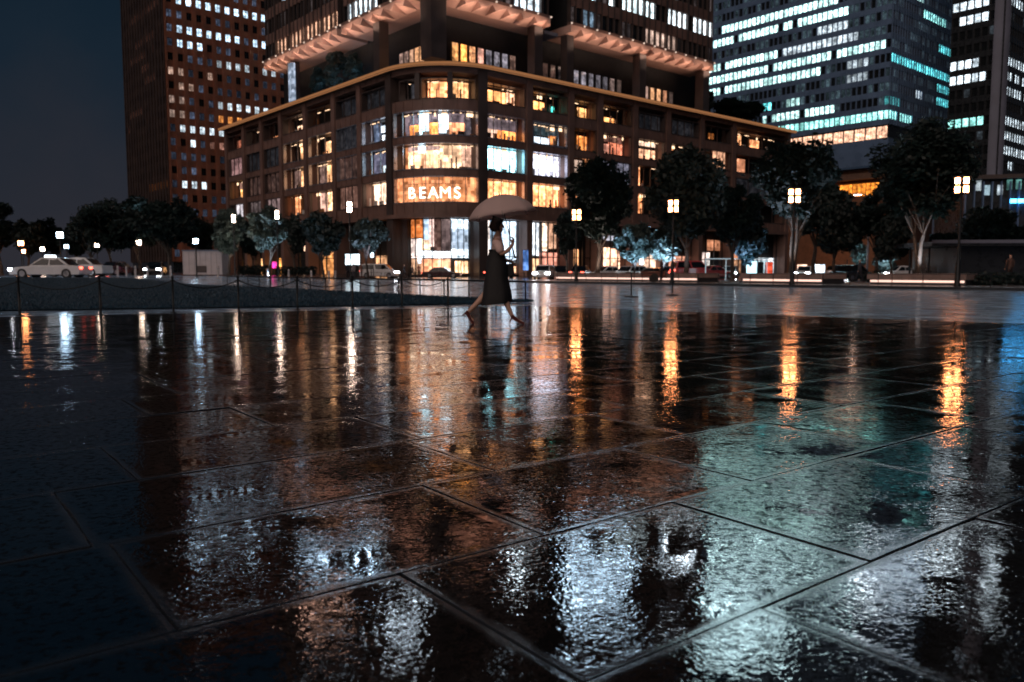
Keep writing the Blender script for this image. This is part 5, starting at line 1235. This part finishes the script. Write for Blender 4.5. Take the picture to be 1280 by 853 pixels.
# blouse with sleeves to the elbow
bn = [(V(.035, 0, 1.10), (.148, .125)), (V(.04, 0, 1.19), (.158, .132)), (V(.03, 0, 1.30), (.136, .15)), (V(.035, 0, 1.375), (.068, .07)),
      (V(.03, -.165, 1.29), (.082, .08)), (V(.072, -.182, 1.17), (.076, .074)), (V(.098, -.186, 1.09), (.058, .056)), (V(.03, .165, 1.29), (.072, .07)), (V(.048, .182, 1.15), (.064, .062)), (V(.058, .19, 1.07), (.058, .056))]
bl = skin_mesh('blouse', bn, [(0, 1), (1, 2), (2, 3), (2, 4), (4, 5), (5, 6), (2, 7), (7, 8), (8, 9)], 2, 0); bl.materials.append(M['blouse']); inst(bl, 'blouse', wroot, (0, 0, 0))
# long skirt with folds
m = MB(); N = 36; prof = [(1.155, .022, .118, .108), (1.12, .025, .122, .112), (1.0, .022, .148, .132), (.90, .018, .165, .15), (.75, .012, .178, .165), (.6, .022, .205, .18), (.45, .024, .226, .194), (.34, .018, .24, .202), (.315, .016, .236, .198)]
vs = []
for k, (z, cx, a, b) in enumerate(prof):
    f = k / (len(prof) - 1)
    for q in range(N):
        t = 2 * math.pi * q / N; w_ = 1 + .045 * f * math.sin(q * 5 * 2 * math.pi / N * 1.0 + .8) + .02 * f * math.sin(t * 11 + 1)
        zz_ = z + (.03 * math.cos(t) * f if k > 5 else 0)
        vs.append((cx + a * w_ * math.cos(t), b * w_ * math.sin(t), zz_))
m.add(vs, [(k * N + q, k * N + (q + 1) % N, (k + 1) * N + (q + 1) % N, (k + 1) * N + q) for k in range(len(prof) - 1) for q in range(N)], 0, True)
m.add(vs[:N], [tuple(range(N))], 0); sk = m.build('skirt', M['skirt'], wroot); 
m = MB(); m.lathe([(.121, 1.125), (.124, 1.14), (.121, 1.16)], 24, (.022, 0)); m.build('belt', M['leather'], wroot)
# shoes with heels
def shoe(hx, hz_, ang, y):
    m = MB(); pr_ = [(-.045, .0), (-.05, .05), (-.02, .065), (.05, .035), (.11, .012), (.165, .018), (.185, -.01), (.17, -.028), (.1, -.025), (.04, -.01), (-.02, -.002)]
    c_, s_ = math.cos(ang), math.sin(ang); q = [(hx + x * c_ + z * s_, hz_ - x * s_ + z * c_) for x, z in pr_]
    m.prism(q, y - .036, y + .036); p0 = Vector((hx - .03 * c_, y, hz_ + .03 * s_)); m.tube(p0, p0 + Vector((-.012 * c_ - .075 * s_, 0, .012 * s_ - .075 * c_)), .014, .006, 8)
    o = m.build('shoe', M['shoe'], wroot, fix=True); bevel(o, .012, 2)
shoe(.285, .078, .33, -.085); shoe(-.455, .135, .82, .085)
# shoulder bag held in front
m = MB(); m.prism([(.14, .78), (.16, .96), (.29, .98), (.31, .80), (.28, .76), (.17, .75)], .045, .135); hb2 = m.build('handbag', M['leather'], None, (PX, PY, 0)); bevel(hb2, .02, 3); tag(hb2, 'small black handbag held against the skirt of the walking woman', 'handbag')
m = MB(); pv = None
for k in range(11):
    a = math.pi * k / 10; q = V(.225 - .05 * math.cos(a), .09, .965 + .05 * math.sin(a))
    if pv is not None: m.tube(pv, q, .006, n=6)
    pv = q
m.build('strap', M['leather'], hb2)

# umbrella
ut = NT('mauve_umbrella_cloth'); d_ = ut.n('ShaderNodeBsdfDiffuse'); tr_ = ut.n('ShaderNodeBsdfTranslucent'); mx = ut.n('ShaderNodeMixShader'); mx.inputs[0].default_value = .55
for q in (d_, tr_): q.inputs[0].default_value = (.95, .76, .71, 1)
ut.l(d_.outputs[0], mx.inputs[1]); ut.l(tr_.outputs[0], mx.inputs[2]); ut.l(mx.outputs[0], ut.out.inputs[0])
uroot = thing('umbrella', 'dusty pink open umbrella held over the walking woman', 'umbrella', (PX + .30, PY - .10, 1.15))
uroot.rotation_euler = (0, R(-9), 0)
apex = Vector((.0, 0, .925)); RU, DP = .56, .345; cx_ = -.085
m = MB(); NR, NS = 64, 10; vs = []
for i in range(NS + 1):
    f = i / NS; r_ = RU * math.sin(f * R(66)) / math.sin(R(66)); z = apex.z - DP * (1 - math.cos(f * R(66))) / (1 - math.cos(R(66)))
    for q in range(NR):
        t = 2 * math.pi * q / NR; sc8 = abs(math.sin(4 * t)); rr_ = r_ * (1 - .055 * f * f * sc8); vs.append((cx_ + rr_ * math.cos(t), rr_ * math.sin(t), z + .02 * f * f * sc8 - .012 * math.sin(f * math.pi) * sc8))
m.add(vs, [(i * NR + q, i * NR + (q + 1) % NR, (i + 1) * NR + (q + 1) % NR, (i + 1) * NR + q) for i in range(NS) for q in range(NR)], 0, True)
cn = m.build('canopy', ut.mat, uroot, fix=True); sd_ = cn.modifiers.new('s', 'SOLIDIFY'); sd_.thickness = .002
for q in range(8):
    t = q * math.pi / 4; m = MB(); pv = None
    for i in range(NS + 1):
        f = i / NS; r_ = RU * math.sin(f * R(66)) / math.sin(R(66)); z = apex.z - DP * (1 - math.cos(f * R(66))) / (1 - math.cos(R(66))) - .006
        p = V(cx_ + r_ * math.cos(t), r_ * math.sin(t), z)
        if pv is not None: m.tube(pv, p, .0035, n=5)
        pv = p
    m.tube(pv, pv + V(math.cos(t) * .022, math.sin(t) * .022, -.006), .005, .003, 6)
    m.build('rib', M['metal_d'], uroot)
m = MB(); m.tube((cx_ * .1, 0, .05), (cx_, 0, apex.z + .02), .007, n=8); m.build('shaft', M['metal_d'], uroot)
m = MB(); m.tube((cx_ * -.05, 0, -.10), (cx_ * .12, 0, .06), .014, n=10); m.build('handle', M['leather'], uroot)
m = MB(); m.tube((cx_, 0, apex.z - .005), (cx_ - .003, 0, apex.z + .055), .012, .004, 8); m.build('ferrule', M['metal_d'], uroot)

# small figures further off
def cloth(name, src):
    t = NT(name); b = t.n('ShaderNodeBsdfPrincipled'); oi = t.n('ShaderNodeObjectInfo'); c = oi.outputs['Color']
    if src == 'dark': c = t.mixc(1.0, c, (.25, .25, .3), 'MULTIPLY')
    t.l(c, b.inputs['Base Color']); b.inputs['Roughness'].default_value = .75; t.l(b.outputs[0], t.out.inputs[0]); return t.mat
CT, CB = cloth('jacket_cloth', 'top'), cloth('trouser_cloth', 'dark')
def figure_mesh(walk):
    n_ = [(V(0, 0, .92), (.13, .10)), (V(0, 0, 1.15), (.14, .105)), (V(0, 0, 1.38), (.15, .10)), (V(0, 0, 1.48), (.05, .05)), (V(.01, 0, 1.60), (.085, .075)), (V(.01, 0, 1.68), (.08, .07))]
    e_ = [(0, 1), (1, 2), (2, 3), (3, 4), (4, 5)]
    def ad_(p, pos, r): n_.append((V(*pos), r)); e_.append((p, len(n_) - 1)); return len(n_) - 1
    for s, w_ in ((-1, walk), (1, -walk)):
        i = ad_(0, (w_ * .05, s * .09, .8), (.09, .09)); i = ad_(i, (w_ * .16 + .03, s * .09, .48), (.065, .065)); i = ad_(i, (w_ * .3, s * .09, .1), (.045, .045)); ad_(i, (w_ * .3 + .12, s * .09, .04), (.04, .045))
        i = ad_(2, (0, s * .2, 1.38), (.06, .06)); i = ad_(i, (-w_ * .08, s * .23, 1.12), (.048, .048)); i = ad_(i, (-w_ * .1 + .1, s * .22, .9), (.036, .036)); ad_(i, (-w_ * .1 + .13, s * .21, .81), (.032, .036))
    me_ = skin_mesh('body', n_, e_, 1, 0)
    for mt in (CT, CB, M['skin']): me_.materials.append(mt)
    for p in me_.polygons:
        c = p.center; p.material_index = 2 if c.z > 1.5 or (abs(c.y) > .17 and c.z < .88 and c.z > .7) else (0 if c.z > .9 else 1)
    hm = skin_mesh('hair', [(V(-.01, 0, 1.69), (.088, .08)), (V(-.035, 0, 1.6), (.06, .07))], [(0, 1)], 1, 0); hm.materials.append(M['hair']); return me_, hm
FM = {0: figure_mesh(0.12), 1: figure_mesh(1.0)}
def figure(px, Y, col, label, pose=0, rz=0.0, s=1.0, zb=None):
    x = (px - 640) / 1000 * Y; t = thing('person', label, 'person', (x, Y, HG(x, Y) - .02 if zb is None else zb), rz, 'people on the far pavement'); t.scale = (s, s, s)
    inst(FM[pose][0], 'body', t, (0, 0, 0), 0, (*col, 1)); inst(FM[pose][1], 'hair', t, (0, 0, 0))
figure(826, 56.5, (.05, .03, .03), 'person in dark clothes standing by the brown barrow and a lantern', 0, R(180), .98, .09)
figure(436, 82, (.05, .05, .06), 'person in dark clothes below the left white sign board', 0, R(-60))
figure(443, 84, (.35, .30, .30), 'person in a pale jacket below the right white sign board', 0, R(-120))
figure(452.5, 86, (.4, .15, .1), 'person in a rust jacket at the back of the people carrier', 0, R(0))
figure(506, 100, (.04, .04, .05), 'person in dark clothes at the left edge of the corner shopfront', 1, R(180))
figure(516, 102, (.35, .28, .25), 'person in a beige top walking past the corner shopfront', 1, 0)
figure(524, 104, (.3, .05, .04), 'person in a dark red top before the corner shopfront', 0, R(-90))
figure(719, 88, (.05, .07, .12), 'person in a navy coat right of the dazzling car', 0, R(180))
figure(1260, 45, (.09, .05, .04), 'person in a dark brown jacket behind the hedge by the pavilion', 0, R(100), 1.0, .1)
figure(1073, 58, (.05, .05, .06), 'person in dark clothes at the foot of the curved road light', 1, R(180))

# ------------------------------------------------------------------ damp night air
HAZE = 0.0
if HAZE:
    m = MB(); m.box(-420, 420, -60, 520, -1.0, 165)
    hz = m.build('haze', None, fix=True); hz.data.materials.clear()
    t = NT('damp_air'); pv = t.n('ShaderNodeVolumePrincipled'); pv.inputs['Color'].default_value = (.55, .8, 1, 1); pv.inputs['Density'].default_value = HAZE; pv.inputs['Anisotropy'].default_value = .55
    t.l(pv.outputs[0], t.out.inputs['Volume']); hz.data.materials.append(t.mat); tag(hz, kind='stuff')

# ------------------------------------------------------------------ render settings
sc.view_settings.view_transform = 'Standard'; sc.view_settings.look = 'None'; sc.view_settings.exposure = 1.0; sc.view_settings.gamma = 1.0
sc.view_settings.use_curve_mapping = False
cy = sc.cycles; cy.use_denoising = True; cy.use_light_tree = True; cy.max_bounces = 6; cy.diffuse_bounces = 2; cy.glossy_bounces = 3; cy.transmission_bounces = 4; cy.transparent_max_bounces = 12; cy.volume_bounces = 0
cy.sample_clamp_indirect = 6.0; cy.sample_clamp_direct = 0; cy.caustics_reflective = False; cy.caustics_refractive = False; cy.blur_glossy = 0.3
